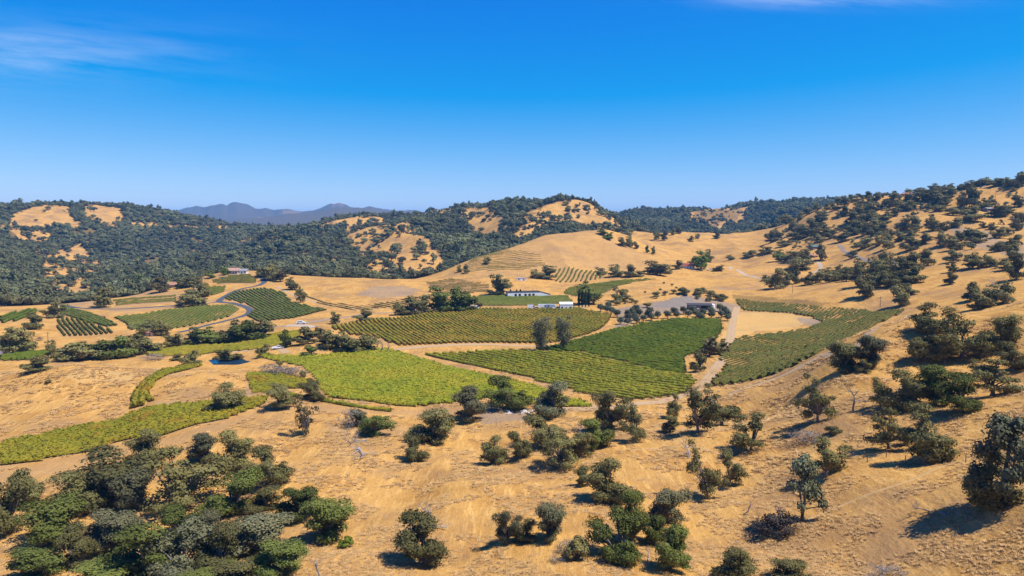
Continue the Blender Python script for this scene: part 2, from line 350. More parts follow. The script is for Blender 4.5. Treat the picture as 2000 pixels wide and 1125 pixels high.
# land cover: 0 bare soil, 1 grey gravel / rock, 2 brush or wood floor, 3 pale dry turf
VINE = {   # block outlines in photo pixels, unprojected onto the ground
 'yellow': [(500,700),(560,697),(620,697),(690,690),(720,684),(762,684),(830,705),(960,737),(1050,757),(1158,795),(1045,796),(1000,772),(960,778),(900,786),(800,795),(740,790),(650,780),(628,764),(618,740),(590,716),(540,706)],
 'strip': [(0,872),(130,837),(232,822),(300,797),(400,790),(522,779),(520,790),(430,824),(330,850),(220,866),(100,896),(0,920)],
 'corner': [(480,734),(520,729),(580,740),(612,748),(604,762),(560,760),(520,770),(495,770)],
 'olivebrown': [(830,692),(1000,684),(1140,691),(1230,713),(1345,735),(1360,746),(1345,768),(1290,779),(1240,783),(1160,776),(1100,758),(960,722),(840,699)],
 'green': [(1122,666),(1180,650),(1250,634),(1330,624),(1408,624),(1412,645),(1400,664),(1365,688),(1338,699),(1343,733),(1230,711),(1140,689),(1045,684)],
 'russet': [(642,640),(700,629),(800,619),(870,609),(950,603),(1060,604),(1120,601),(1194,616),(1188,630),(1172,645),(1130,659),(1080,671),(1000,671),(880,671),(785,676),(760,670),(740,662),(690,655)],
 'behind': [(930,581),(1000,578),(1110,579),(1120,590),(1060,597),(940,598),(925,591)],
 'rightstrip': [(1770,607),(1700,640),(1600,690),(1500,735),(1395,756),(1388,748),(1500,712),(1600,668),(1650,640),(1700,612)],
 'rightfield': [(1432,582),(1500,592),(1600,600),(1700,606),(1652,640),(1602,668),(1502,712),(1390,747),(1420,712),(1402,702),(1412,688),(1440,660),(1520,650),(1585,640),(1605,630),(1585,620),(1540,612),(1450,606)],
 'knoll': [(220,621),(300,610),(380,600),(450,595),(468,605),(455,617),(400,631),(330,644),(252,645),(246,633)],
 'saddle': [(438,583),(460,570),(520,563),(556,573),(570,590),(600,597),(640,606),(570,623),(500,630),(482,618),(498,606),(482,596)],
 'terrace': [(408,550),(432,543),(488,536),(503,548),(498,555),(430,556)],
 'terrace2': [(398,563),(440,560),(438,572),(400,580)],
 'bands': [(220,587),(345,575),(347,592),(225,601)],
 'plot': [(110,626),(145,622),(190,637),(230,650),(190,655),(116,657)],
 'wedge': [(118,601),(150,606),(200,621),(230,636),(214,639),(160,629),(120,616)],
 'corner2': [(0,617),(68,604),(72,612),(48,626),(0,632)],
 'valley': [(272,691),(330,681),(420,673),(560,650),(590,646),(585,665),(520,681),(420,690),(310,698)],
 'valley2': [(0,698),(90,686),(105,692),(60,704),(0,706)],
 'hill': [(900,535),(915,512),(945,498),(1000,489),(1055,497),(1068,519),(1010,529)],
 'hillrows': [(1086,527),(1168,530),(1180,543),(1130,550),(1086,552)],
 'bowl': [(830,552),(880,543),(955,556),(960,570),(862,578)],
 'bowledge': [(590,574),(640,590),(700,598),(760,590),(800,582),(840,578),(850,586),(760,602),(690,607),(640,600)],
 'shelf': [(1100,574),(1112,561),(1200,549),(1285,545),(1210,558),(1180,574),(1122,580)],
}
for k in VINE: paint(VINE[k], 0, 0.8 if k not in ('hill', 'bowl', 'bowledge', 'shelf', 'rightfield') else 0.35, 1.0)
for pts, ch, am in [
 ([(1190,604),(1262,594),(1310,582),(1345,577),(1420,590),(1445,597),(1430,610),(1330,612),(1235,614),(1222,636),(1200,646),(1212,622)], 1, 0.75),
 ([(1268,600),(1300,586),(1330,578),(1350,582),(1372,592),(1360,600),(1320,602)], 1, 1.0),
 ([(695,578),(720,562),(790,558),(822,566),(800,578),(740,582)], 1, 0.55),
 ([(1548,620),(1600,622),(1640,632),(1620,640),(1570,632)], 1, 0.7),
 ([(1350,435),(1370,410),(1410,401),(1450,410),(1440,430),(1400,440)], 2, 0.6),
 ([(300,785),(350,782),(400,788),(470,770),(480,745),(498,760),(495,775),(420,792),(320,795)], 1, 0.35),
 ([(640,828),(700,838),(800,835),(840,838),(835,850),(760,855),(640,845)], 1, 0.25),
 ([(0,925),(100,898),(220,870),(330,855),(430,828),(500,800),(620,790),(800,800),(960,800),(960,815),(800,812),(640,805),(500,812),(430,845),(260,885),(60,935),(0,960)], 0, 0.55),
 ([(930,795),(1040,798),(1040,822),(940,830)], 1, 0.6),
 ([(1850,440),(1930,452),(2000,478),(2000,505),(1930,488),(1870,465)], 1, 0.6),
 ([(120,735),(160,722),(280,728),(250,745),(150,748)], 3, 0.5),
 ([(1440,610),(1480,609),(1550,613),(1585,625),(1560,638),(1480,648),(1440,660),(1415,690),(1410,660),(1430,630)], 3, 0.6),
 ([(1262,600),(1300,588),(1330,588),(1320,602)], 3, 0.6),
 ([(1430,575),(1500,580),(1620,592),(1600,600),(1500,592),(1436,585)], 2, 0.55),
 ([(1050,690),(1050,682),(1105,680),(1110,690)], 2, 0.5),
 ([(280,600),(215,600),(120,592),(112,597),(120,602),(250,612),(400,592),(430,590),(420,584)], 1, 0.3),
 ([(250,588),(250,575),(290,570),(350,568),(355,575),(290,582)], 0, 0.8)]:
    paint(pts, ch, am, 2.0)
paint([(900,535),(915,508),(1000,482),(1060,457),(1130,446),(1180,455),(1215,480),(1270,505),(1290,520),(1180,528),(1080,525),(1000,540)], 0, 0.42, 8.0)

# where woodland stands (by distance along each bearing), with open grassy slopes cut out
_fpx = np.array([-900, 0, 100, 250, 330, 400, 480, 560, 700, 830, 880, 930, 1000, 1050, 1130, 1200, 1290, 1400, 1480, 1530, 1560, 1600, 1700, 2000, 2600])
_fy = np.array([560, 560, 585, 655, 730, 765, 775, 765, 765, 800, 850, 920, 960, 1010, 1150, 1210, 1380, 1340, 1300, 1250, 1200, 1300, 1250, 1200, 1250])
def wood_start(u): return np.interp(u * F + 1000, _fpx, _fy)
BARE = [   # outline, tree density left on it
 ([(0,438),(30,418),(90,401),(132,401),(140,425),(165,440),(150,448),(120,440),(60,446),(0,450)], 0.007),
 ([(160,407),(200,401),(240,410),(250,430),(215,440),(190,438),(165,428)], 0.020),
 ([(245,432),(300,434),(310,441),(350,443),(450,441),(482,446),(440,452),(340,449),(260,441)], 0.060),
 ([(385,433),(415,431),(430,438),(400,440)], 0.050),
 ([(25,450),(90,455),(100,470),(60,476),(30,466)], 0.125),
 ([(80,495),(150,498),(192,522),(196,548),(170,575),(115,582),(88,565),(95,535)], 0.150),
 ([(585,432),(640,417),(700,416),(718,430),(690,439),(620,441)], 0.025),
 ([(740,420),(775,417),(778,428),(745,431)], 0.040),
 ([(685,452),(745,430),(795,452),(835,482),(852,508),(825,528),(790,536),(722,537),(712,500),(690,470)], 0.100),
 ([(632,512),(668,490),(682,508),(642,526)], 0.175),
 ([(828,420),(880,405),(942,400),(945,411),(900,418),(850,422)], 0.090),
 ([(888,432),(960,413),(982,430),(972,450),(1002,460),(960,466),(930,450)], 0.200),
 ([(1018,432),(1050,416),(1075,402),(1110,400),(1142,399),(1182,420),(1218,442),(1180,450),(1150,446),(1100,438),(1060,440),(1050,456),(1020,462)], 0.140),
 ([(1390,407),(1430,401),(1442,408),(1400,416)], 0.025),
 ([(1352,425),(1375,408),(1410,402),(1455,408),(1445,428),(1400,440)], 0.060),
 ([(460,470),(500,465),(510,478),(480,482)], 0.200), ([(800,415),(830,412),(835,420),(805,425)], 0.100)]
BAREW = [(wpoly(p, 700), dn) for p, dn in BARE]
BAREW = [((w - w.mean(0)) * (1.2 if i_ > 2 else 1.0) + w.mean(0), dn) for i_, (w, dn) in enumerate(BAREW)]
edge_n = fbm(XX / 60, YY / 60, 71, 4)
wood = ((YY > wood_start(UU) * (1 + 0.03 * edge_n)) & (YY < 4300)).astype(np.float32)
for w, dn in BAREW:
    wood[inside(w, XX + EDGE[0] * 25, YY + EDGE[1] * 25)] *= 0.0
cover[..., 2] = np.maximum(cover[..., 2], np.where(wood > 0, 0.85 * wood, 0))
cover[..., 2] = np.maximum(cover[..., 2], sm(4300, 5500, YY) * (0.95 - 0.4 * (fbm(XX / 500, YY / 500, 81, 3) > 0.42)))

# pond: lower the bed so that the sheet of water lies in it
POND = wpoly([(408,705),(428,701),(448,699.5),(472,699),(488,702),(478,707),(448,710),(416,710)])
pm = inside(POND, XX, YY); pc = POND.mean(0)
pond_z = float(ZZ[pm].mean()) if pm.any() else -2.0
near_p = np.hypot((XX - pc[0]) / 16, (YY - pc[1]) / 22)
ZZ[:] = np.where(near_p < 1.0, ZZ * sm(0.6, 1.0, near_p) + (pond_z - 0.0) * (1 - sm(0.6, 1.0, near_p)), ZZ)
ZZ[pm] = pond_z - 0.8
pond_z -= 0.25

t = NT('dry_hillside'); p = t.pos(); cov = t.n('ShaderNodeAttribute'); cov.attribute_name = 'cover'
sep = t.n('ShaderNodeSeparateColor'); t.set(sep.inputs[0], cov.outputs['Color'])
n_big = t.noise(p, 0.012, 4, 0.55); n_mid = t.noise(p, 0.085, 5, 0.6); n_tuft = t.noise(p, 0.9, 4, 0.65); n_lay = t.noise(p, 0.75, 5, 0.68, (1.0, 0.16, 1.0), (0, 0, 0.9)); n_fine = t.noise(p, 4.5, 3, 0.6)
g = t.mix(t.ramp(n_big, 0.38, 0.62), (0.467, 0.261, 0.077), (0.495, 0.269, 0.072))
g = t.mix(t.ramp(n_mid, 0.42, 0.68), g, (0.372, 0.189, 0.049))
g = t.mix(t.ramp(n_lay, 0.46, 0.70), g, (0.587, 0.346, 0.106))
g = t.mix(t.math('MULTIPLY', t.ramp(n_tuft, 0.52, 0.74), 0.6), g, (0.280, 0.148, 0.049))
g = t.scale(g, t.lin(n_fine, 0.25, 0.75, 0.78, 1.22))
blotch = t.math('MULTIPLY', t.ramp(t.noise(p, 0.03, 5, 0.7), 0.46, 0.66), 0.75)
g = t.mix(blotch, g, (0.270, 0.160, 0.075))
turf = t.mix(t.ramp(n_mid, 0.35, 0.65), (0.492, 0.316, 0.118), (0.568, 0.358, 0.124)); g = t.mix(cov.outputs['Alpha'], g, turf)
soil = t.mix(n_tuft, (0.416, 0.250, 0.108), (0.321, 0.187, 0.081)); soil = t.scale(soil, t.lin(n_fine, 0.2, 0.8, 0.85, 1.15))
g = t.mix(sep.outputs[0], g, soil)
grav = t.mix(t.ramp(n_tuft, 0.35, 0.65), (0.17, 0.14, 0.115), (0.27, 0.215, 0.165)); g = t.mix(sep.outputs[1], g, grav)
brush = t.mix(t.ramp(n_tuft, 0.35, 0.65), (0.057, 0.046, 0.019), (0.161, 0.108, 0.043)); g = t.mix(sep.outputs[2], g, brush)
t.set(t.b.inputs['Base Color'], g); t.b.inputs['Roughness'].default_value = 1.0; t.b.inputs['Specular IOR Level'].default_value = 0.0
hgt = t.math('ADD', t.math('MULTIPLY', n_tuft, 0.6), t.math('MULTIPLY', n_lay, 0.5)); t.bump(hgt, 0.8, 0.7)
M['ground'] = t.m

idx = np.arange(NU * NV, dtype=np.int32).reshape(NU, NV)
fq = np.stack([idx[:-1, :-1], idx[1:, :-1], idx[1:, 1:], idx[:-1, 1:]], -1).reshape(-1, 4)
me = mesh_np('ground', np.stack([XX, YY, ZZ], -1), fq, smooth=True, mats=[M['ground']])
ca = me.attributes.new('cover', 'FLOAT_COLOR', 'POINT'); ca.data.foreach_set('color', cover.ravel())
obj('ground', me, kind='structure')

# ------------------------------------------------------------------ roads, tracks, water
def ribbon(name, pts_px, width, mat, lift=0.09, label=None, kind='structure', step=1.5, dmin=0):
    w = [hit(px, py, dmin)[:2] for px, py in pts_px]; pts = []
    for i in range(len(w) - 1):                       # Catmull-Rom through the unprojected points
        p0, p1, p2, p3 = w[max(i - 1, 0)], w[i], w[i + 1], w[min(i + 2, len(w) - 1)]
        k = max(2, int(np.linalg.norm(p2 - p1) / step))
        for j in range(k):
            tt = j / k; pts.append(0.5 * (2 * p1 + (p2 - p0) * tt + (2 * p0 - 5 * p1 + 4 * p2 - p3) * tt ** 2 + (3 * p1 - p0 - 3 * p2 + p3) * tt ** 3))
    pts.append(w[-1]); pts = np.array(pts); d = np.gradient(pts, axis=0); d /= np.linalg.norm(d, axis=1)[:, None] + 1e-9
    nrm = np.stack([-d[:, 1], d[:, 0]], 1); K = 9; rows = []
    for k in range(K):
        o = (k / (K - 1) - 0.5) * width * (1 + 0.12 * fbm(pts[:, 0] / 5, pts[:, 1] / 5, 91 + k, 2))
        q = pts + nrm * o[:, None]; rows.append(np.column_stack([q, grid_z(q[:, 0], q[:, 1]) + lift - (0.06 if k in (0, K - 1) else 0)]))
    V = np.stack(rows, 1); m = len(pts); rut = np.tile(np.array([0.15, 0.45, 1, 0.8, 0.1, 0.8, 1, 0.45, 0.15]), m); ii = np.arange(m * K).reshape(m, K)
    f = np.stack([ii[:-1, :-1], ii[1:, :-1], ii[1:, 1:], ii[:-1, 1:]], -1).reshape(-1, 4)
    return obj(name, mesh_np(name, V, f, smooth=True, mats=[mat], tint=rut), kind=kind)
t = NT('track_dirt'); p = t.pos(); c = t.mix(t.noise(p, 0.8, 4, 0.6), (0.36, 0.235, 0.125), (0.47, 0.325, 0.185)); rt = t.math('MULTIPLY', t.math('SUBTRACT', 1.0, t.attr('tint')), t.ramp(t.noise(p, 0.35, 4, 0.7), 0.30, 0.55)); c = t.mix(rt, c, (0.38, 0.245, 0.10)); t.set(t.b.inputs['Base Color'], c); M['track'] = t.m
M['asphalt'] = plain('asphalt', (0.075, 0.078, 0.085), 0.9, 0.25, 0.6)
M['gravel'] = plain('gravel', (0.27, 0.20, 0.14), 0.95, 0.25, 1.2)
M['concrete'] = plain('pale_concrete', (0.40, 0.31, 0.22), 0.9, 0.15, 0.6)
ribbon('road', [(512,543),(516,551),(503,558),(470,565),(446,575),(428,589),(452,592),(478,599),(489,607),(478,616),(440,627),(395,638),(348,649)], 5.2, M['asphalt'], 0.14)
ribbon('road', [(425,590),(395,594),(340,597),(270,602),(190,603),(120,596),(40,592)], 4.5, M['asphalt'], 0.14)
ribbon('road', [(505,641),(560,636),(640,624),(720,613),(800,610),(860,604)], 4.5, M['gravel'], 0.12)
ribbon('road', [(560,636),(590,636),(612,640)], 9, M['concrete'], 0.16)
ribbon('path', [(430,546),(452,538),(470,532)], 4.0, M['gravel'], 0.12)
ribbon('path', [(770,683),(850,676),(930,673),(1000,675),(1060,676),(1110,672),(1150,660),(1205,648),(1232,628),(1262,613)], 5.0, M['track'], 0.12)
ribbon('path', [(1440,600),(1432,625),(1428,650),(1422,685),(1395,722),(1375,748),(1340,770),(1280,786),(1180,797),(1080,800)], 4.6, M['track'], 0.12)
ribbon('path', [(832,703),(900,722),(980,742),(1060,762),(1120,782),(1165,796)], 2.6, M['track'], 0.12)
ribbon('path', [(1775,616),(1700,648),(1600,697),(1500,745),(1420,772)], 3.6, M['track'], 0.12)
ribbon('path', [(1640,478),(1652,492),(1680,503),(1715,513),(1760,518)], 4.0, M['gravel'], 0.14)
ribbon('path', [(1425,522),(1450,534),(1490,544),(1530,551)], 4.5, M['concrete'], 0.14)
ribbon('path', [(1590,533),(1603,522),(1598,512)], 4.0, M['concrete'], 0.14)
ribbon('path', [(1170,580),(1150,590),(1135,603),(1125,612)], 4.0, M['track'], 0.12)
ribbon('path', [(1400,562),(1480,564),(1560,560)], 3.5, M['gravel'], 0.12)
ribbon('path', [(560,690),(540,680),(500,683),(430,690)], 4.0, M['track'], 0.12)
ribbon('path', [(440,610),(300,660),(200,672),(110,682),(0,694)][1:], 3.5, M['track'], 0.12)
ribbon('path', [(540,560),(570,575),(620,592),(680,602),(740,606)], 3.0, M['track'], 0.12)
M['trail'] = plain('trodden_grass', (0.44, 0.28, 0.12), 1.0, 0.3, 0.5)
ribbon('path', [(1575,1015),(1650,985),(1760,945),(1830,915),(1910,890)], 0.5, M['trail'], 0.06)
ribbon('path', [(1230,880),(1330,872),(1400,885),(1440,905)], 0.5, M['trail'], 0.06)
t = NT('pond_water'); t.b.inputs['Base Color'].default_value = (0.012, 0.04, 0.075, 1); t.b.inputs['Roughness'].default_value = 0.06; t.b.inputs['Specular IOR Level'].default_value = 0.5
t.bump(t.noise(t.pos(), 1.5, 3), 0.08, 0.2); M['water'] = t.m
cen = POND.mean(0); pv = np.column_stack([(POND - cen) * 1.12 + cen, np.full(len(POND), pond_z)]); pv = np.vstack([pv, [cen[0], cen[1], pond_z]])
obj('water', mesh_np('water', pv, tris=[(i, (i + 1) % len(POND), len(POND)) for i in range(len(POND))], mats=[M['water']]), kind='structure')
# ------------------------------------------------------------------ vineyards: each block a thing, each row a part
def vine_mat(name, a, b, c, rust, rust_amt=0.25):
    t = NT(name); p = t.pos(); tint = t.attr('tint')
    col = t.mix(t.ramp(t.noise(p, 0.035, 4, 0.6), 0.36, 0.64), a, b); col = t.mix(t.ramp(t.noise(p, 0.5, 3, 0.6), 0.45, 0.75), col, c)
    col = t.mix(t.math('MULTIPLY', t.ramp(t.noise(p, 0.11, 4, 0.65), 0.50, 0.72), rust_amt), col, rust)
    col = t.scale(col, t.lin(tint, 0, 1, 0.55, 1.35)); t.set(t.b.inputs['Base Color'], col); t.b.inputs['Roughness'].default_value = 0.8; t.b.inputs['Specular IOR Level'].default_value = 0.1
    tr = t.n('ShaderNodeBsdfTranslucent'); t.set(tr.inputs['Color'], col); mx = t.n('ShaderNodeMixShader'); mx.inputs[0].default_value = 0.22
    t.t.links.new(t.b.outputs[0], mx.inputs[1]); t.t.links.new(tr.outputs[0], mx.inputs[2]); t.t.links.new(mx.outputs[0], t.out.inputs[0])
    return t.m
VM = {
 'brown': vine_mat('brown_olive_vine_leaves', (0.10, 0.105, 0.020), (0.14, 0.12, 0.024), (0.07, 0.078, 0.015), (0.19, 0.12, 0.035), 0.55),
 'soft': vine_mat('soft_green_vine_leaves', (0.115, 0.135, 0.022), (0.150, 0.155, 0.026), (0.09, 0.105, 0.018), (0.21, 0.16, 0.04), 0.5),
 'yellow': vine_mat('yellow_vine_leaves', (0.235, 0.255, 0.018), (0.325, 0.285, 0.022), (0.145, 0.180, 0.016), (0.34, 0.22, 0.03), 0.45),
 'strip': vine_mat('olive_yellow_vine_leaves', (0.212, 0.195, 0.015), (0.268, 0.218, 0.019), (0.125, 0.132, 0.015), (0.299, 0.138, 0.019), 0.6),
 'olive': vine_mat('olive_vine_leaves', (0.209, 0.212, 0.019), (0.281, 0.255, 0.021), (0.136, 0.161, 0.018), (0.307, 0.180, 0.024), 0.5),
 'russet': vine_mat('russet_vine_leaves', (0.212, 0.188, 0.019), (0.318, 0.224, 0.026), (0.142, 0.152, 0.018), (0.389, 0.197, 0.032), 0.75),
 'green': vine_mat('green_vine_leaves', (0.088, 0.122, 0.010), (0.122, 0.145, 0.011), (0.068, 0.093, 0.009), (0.183, 0.140, 0.012), 0.35),
 'dark': vine_mat('dark_vine_leaves', (0.099, 0.113, 0.016), (0.135, 0.134, 0.017), (0.072, 0.082, 0.012), (0.191, 0.128, 0.020), 0.5),
 'dry': vine_mat('dry_vine_leaves', (0.189, 0.154, 0.042), (0.246, 0.182, 0.048), (0.116, 0.105, 0.030), (0.290, 0.168, 0.060), 0.5),
}
M['post'] = plain('vine_post', (0.20, 0.16, 0.13), 0.9)
def row_mesh(pts, w, h, leaves, seed, mat, patch=0.0):
    """Trellised vine row along ground points: ragged canopy plus loose leaf clusters."""
    rg = np.random.default_rng(seed); n = len(pts); o = pts[0].copy(); P_ = pts - o
    d = np.gradient(pts[:, :2], axis=0); d /= np.linalg.norm(d, axis=1)[:, None] + 1e-9; nr = np.stack([-d[:, 1], d[:, 0]], 1)
    vig = 0.75 + 0.5 * rg.random(n)
    vig *= 1 + 0.5 * fbm(pts[:, 0] / 7, pts[:, 1] / 7, 5, 2)
    if patch: vig *= np.where(fbm(pts[:, 0] / 12, pts[:, 1] / 12, 6, 3) + 0.5 * (rg.random(n) - 0.5) > patch, 1, 0.25)
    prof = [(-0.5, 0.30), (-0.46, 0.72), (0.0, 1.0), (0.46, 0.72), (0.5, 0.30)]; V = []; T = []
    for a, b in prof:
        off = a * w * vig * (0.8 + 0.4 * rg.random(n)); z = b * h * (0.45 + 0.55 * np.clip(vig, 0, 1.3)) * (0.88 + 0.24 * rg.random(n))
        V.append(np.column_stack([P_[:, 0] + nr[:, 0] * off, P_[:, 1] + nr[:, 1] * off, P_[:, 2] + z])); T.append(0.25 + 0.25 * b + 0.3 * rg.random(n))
    V = np.stack(V, 1); T = np.stack(T, 1); ii = np.arange(n * 5).reshape(n, 5)
    fq = np.stack([ii[:-1, :-1], ii[1:, :-1], ii[1:, 1:], ii[:-1, 1:]], -1).reshape(-1, 4); fq = np.vstack([fq, [[ii[0,4], ii[0,3], ii[0,1], ii[0,0]], [ii[-1,0], ii[-1,1], ii[-1,3], ii[-1,4]]]])
    V = V.reshape(-1, 3); T = T.ravel()
    if leaves:
        m = n * leaves; k = rg.integers(0, n, m); ang = rg.random(m) * 2.6 + 0.27
        c = P_[k] + np.column_stack([nr[k] * (np.cos(ang) * w * 0.58 * vig[k])[:, None] + d[k] * (rg.random(m) - 0.5)[:, None], h * np.clip(vig[k], .3, 1.2) * (0.25 + 0.85 * np.sin(ang) * (0.6 + 0.4 * rg.random(m)))])
        nm = np.column_stack([nr[k] * np.cos(ang)[:, None], np.sin(ang) + 0.3]) + rg.normal(0, 0.45, (m, 3)); nm /= np.linalg.norm(nm, axis=1)[:, None]
        lv, lq = leaf_quads(c, nm, (0.16 + 0.2 * rg.random(m)), rg); lq = lq + len(V)
        V = np.vstack([V, lv]); T = np.concatenate([T, np.repeat(0.3 + 0.7 * rg.random(m), 4)]); fq = np.vstack([fq, lq])
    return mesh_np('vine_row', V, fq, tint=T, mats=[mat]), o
def leaf_quads(c, nm, s, rg):
    a = rg.normal(0, 1, c.shape); a -= (a * nm).sum(1)[:, None] * nm; a /= np.linalg.norm(a, axis=1)[:, None] + 1e-9; b = np.cross(nm, a)
    s = np.asarray(s)[:, None]; a = a * s; b = b * s * 0.75
    v = np.stack([c - a - b * 0.6, c + a * 0.6 - b, c + a + b * 0.6, c - a * 0.6 + b], 1).reshape(-1, 3)
    return v, np.arange(len(v)).reshape(-1, 4)
seedc = [100]
def vineyard(key, A_px, B_px, spacing, w, h, mat, seg, leaves, label, patch=0.0, curve=0.0):
    poly = wpoly(VINE[key]) if isinstance(key, str) else wpoly(key)
    a, b = hit(*A_px)[:2], hit(*B_px)[:2]; d = (b - a) / np.linalg.norm(b - a); nn = np.array([-d[1], d[0]])
    c0 = poly.mean(0); root = obj('vineyard', None, loc=(c0[0], c0[1], float(grid_z(*c0))), label=label, category='vineyard', group='vineyard blocks in the valley')
    s = (poly - c0) @ d; tt = (poly - c0) @ nn; L = np.arange(s.min() - 5, s.max() + 5, seg); off = np.arange(tt.min(), tt.max(), spacing); cnt = 0
    for o in off:
        bend = curve * (L / 60.0) ** 2
        x = c0[0] + d[0] * L + nn[0] * (o + bend); y = c0[1] + d[1] * L + nn[1] * (o + bend)
        k = inside(poly, x, y).astype(int); e = np.diff(np.concatenate([[0], k, [0]])); st, en = np.nonzero(e == 1)[0], np.nonzero(e == -1)[0]
        for i, j in zip(st, en):
            if (j - i) * seg < 5: continue
            pts = np.column_stack([x[i:j], y[i:j], grid_z(x[i:j], y[i:j])]); seedc[0] += 1
            me, org = row_mesh(pts, w, h, leaves, seedc[0], mat, patch)
            r = obj('vine_row', me, root); r.location = Vector(org) - root.location; cnt += 1
    return root
def vine_line(pts_px, w, h, mat, seg, leaves, label, n=1, gap=2.4):
    """One or more vine rows following a curved line."""
    wp = np.array([hit(*p)[:2] for p in pts_px]); L = np.concatenate([[0], np.cumsum(np.linalg.norm(np.diff(wp, axis=0), axis=1))]); tl = np.arange(0, L[-1], seg)
    x, y = np.interp(tl, L, wp[:, 0]), np.interp(tl, L, wp[:, 1])
    ker = np.ones(9) / 9; x = np.convolve(np.pad(x, 4, 'edge'), ker, 'valid'); y = np.convolve(np.pad(y, 4, 'edge'), ker, 'valid')
    dx, dy = np.gradient(x), np.gradient(y); l = np.hypot(dx, dy) + 1e-9; root = obj('vineyard', None, loc=(x[0], y[0], float(grid_z(x[0], y[0]))), label=label, category='vineyard', group='vineyard blocks in the valley')
    for k in range(n):
        o = (k - (n - 1) / 2) * gap; xx, yy = x - dy / l * o, y + dx / l * o; seedc[0] += 1
        me, org = row_mesh(np.column_stack([xx, yy, grid_z(xx, yy)]), w, h, leaves, seedc[0], mat); r = obj('vine_row', me, root); r.location = Vector(org) - root.location
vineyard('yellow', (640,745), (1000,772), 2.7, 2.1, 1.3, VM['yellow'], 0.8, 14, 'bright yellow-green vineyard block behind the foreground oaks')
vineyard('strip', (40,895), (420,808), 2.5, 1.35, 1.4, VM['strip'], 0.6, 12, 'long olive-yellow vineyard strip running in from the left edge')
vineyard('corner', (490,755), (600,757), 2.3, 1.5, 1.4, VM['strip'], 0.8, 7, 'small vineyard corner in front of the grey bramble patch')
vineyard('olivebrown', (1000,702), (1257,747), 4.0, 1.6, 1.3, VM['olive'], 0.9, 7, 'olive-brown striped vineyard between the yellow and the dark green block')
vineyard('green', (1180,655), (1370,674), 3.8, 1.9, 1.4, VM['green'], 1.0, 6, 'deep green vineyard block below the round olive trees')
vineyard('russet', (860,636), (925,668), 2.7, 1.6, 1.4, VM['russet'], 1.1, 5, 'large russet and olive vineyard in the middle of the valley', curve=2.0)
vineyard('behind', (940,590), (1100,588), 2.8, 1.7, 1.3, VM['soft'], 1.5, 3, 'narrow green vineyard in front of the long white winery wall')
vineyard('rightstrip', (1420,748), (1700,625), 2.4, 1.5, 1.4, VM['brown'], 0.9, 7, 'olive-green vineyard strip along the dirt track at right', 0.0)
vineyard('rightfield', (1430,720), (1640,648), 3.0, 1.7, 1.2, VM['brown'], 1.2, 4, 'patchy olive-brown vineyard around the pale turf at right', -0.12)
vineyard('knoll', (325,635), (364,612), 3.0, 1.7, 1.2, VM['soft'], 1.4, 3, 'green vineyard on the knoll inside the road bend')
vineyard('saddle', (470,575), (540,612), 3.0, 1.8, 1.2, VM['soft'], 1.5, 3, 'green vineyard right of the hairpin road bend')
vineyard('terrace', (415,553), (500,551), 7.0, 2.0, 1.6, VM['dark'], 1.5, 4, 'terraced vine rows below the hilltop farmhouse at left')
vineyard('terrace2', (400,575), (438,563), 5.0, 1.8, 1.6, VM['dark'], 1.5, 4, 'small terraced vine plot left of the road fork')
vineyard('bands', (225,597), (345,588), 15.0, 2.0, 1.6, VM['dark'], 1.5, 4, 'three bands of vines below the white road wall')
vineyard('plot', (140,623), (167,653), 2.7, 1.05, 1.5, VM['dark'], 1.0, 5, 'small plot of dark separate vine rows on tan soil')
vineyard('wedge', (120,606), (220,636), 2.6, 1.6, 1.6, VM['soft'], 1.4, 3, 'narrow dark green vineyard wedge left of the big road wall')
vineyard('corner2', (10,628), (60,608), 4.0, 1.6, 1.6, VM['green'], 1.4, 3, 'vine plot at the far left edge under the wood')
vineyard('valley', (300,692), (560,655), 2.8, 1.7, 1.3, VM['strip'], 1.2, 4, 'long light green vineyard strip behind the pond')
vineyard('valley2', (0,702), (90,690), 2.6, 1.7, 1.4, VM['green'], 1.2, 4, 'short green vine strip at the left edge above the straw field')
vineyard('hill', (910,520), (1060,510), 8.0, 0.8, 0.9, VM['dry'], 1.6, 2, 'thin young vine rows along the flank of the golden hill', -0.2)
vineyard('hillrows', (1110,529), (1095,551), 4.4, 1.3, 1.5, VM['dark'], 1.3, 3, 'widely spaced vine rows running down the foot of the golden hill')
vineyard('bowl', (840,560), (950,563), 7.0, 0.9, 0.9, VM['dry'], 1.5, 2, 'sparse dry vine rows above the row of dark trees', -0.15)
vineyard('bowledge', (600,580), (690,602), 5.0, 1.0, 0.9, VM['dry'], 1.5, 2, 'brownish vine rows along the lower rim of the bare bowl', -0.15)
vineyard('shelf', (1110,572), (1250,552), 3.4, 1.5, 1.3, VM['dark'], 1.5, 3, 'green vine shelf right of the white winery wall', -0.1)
vine_line([(388,716),(345,725),(310,737),(288,752),(273,772),(268,797)], 1.9, 1.7, VM['strip'], 0.6, 14, 'curved double vine row looping around the straw knoll', 2, 2.2)
vine_line([(300,751),(286,763),(285,775),(298,785)], 1.6, 1.3, VM['strip'], 0.6, 12, 'short curved vine hedge inside the looping row')
vine_line([(560,772),(620,783),(690,795),(770,805)], 1.5, 1.3, VM['olive'], 0.7, 10, 'low ragged vine row along the foot of the yellow block')
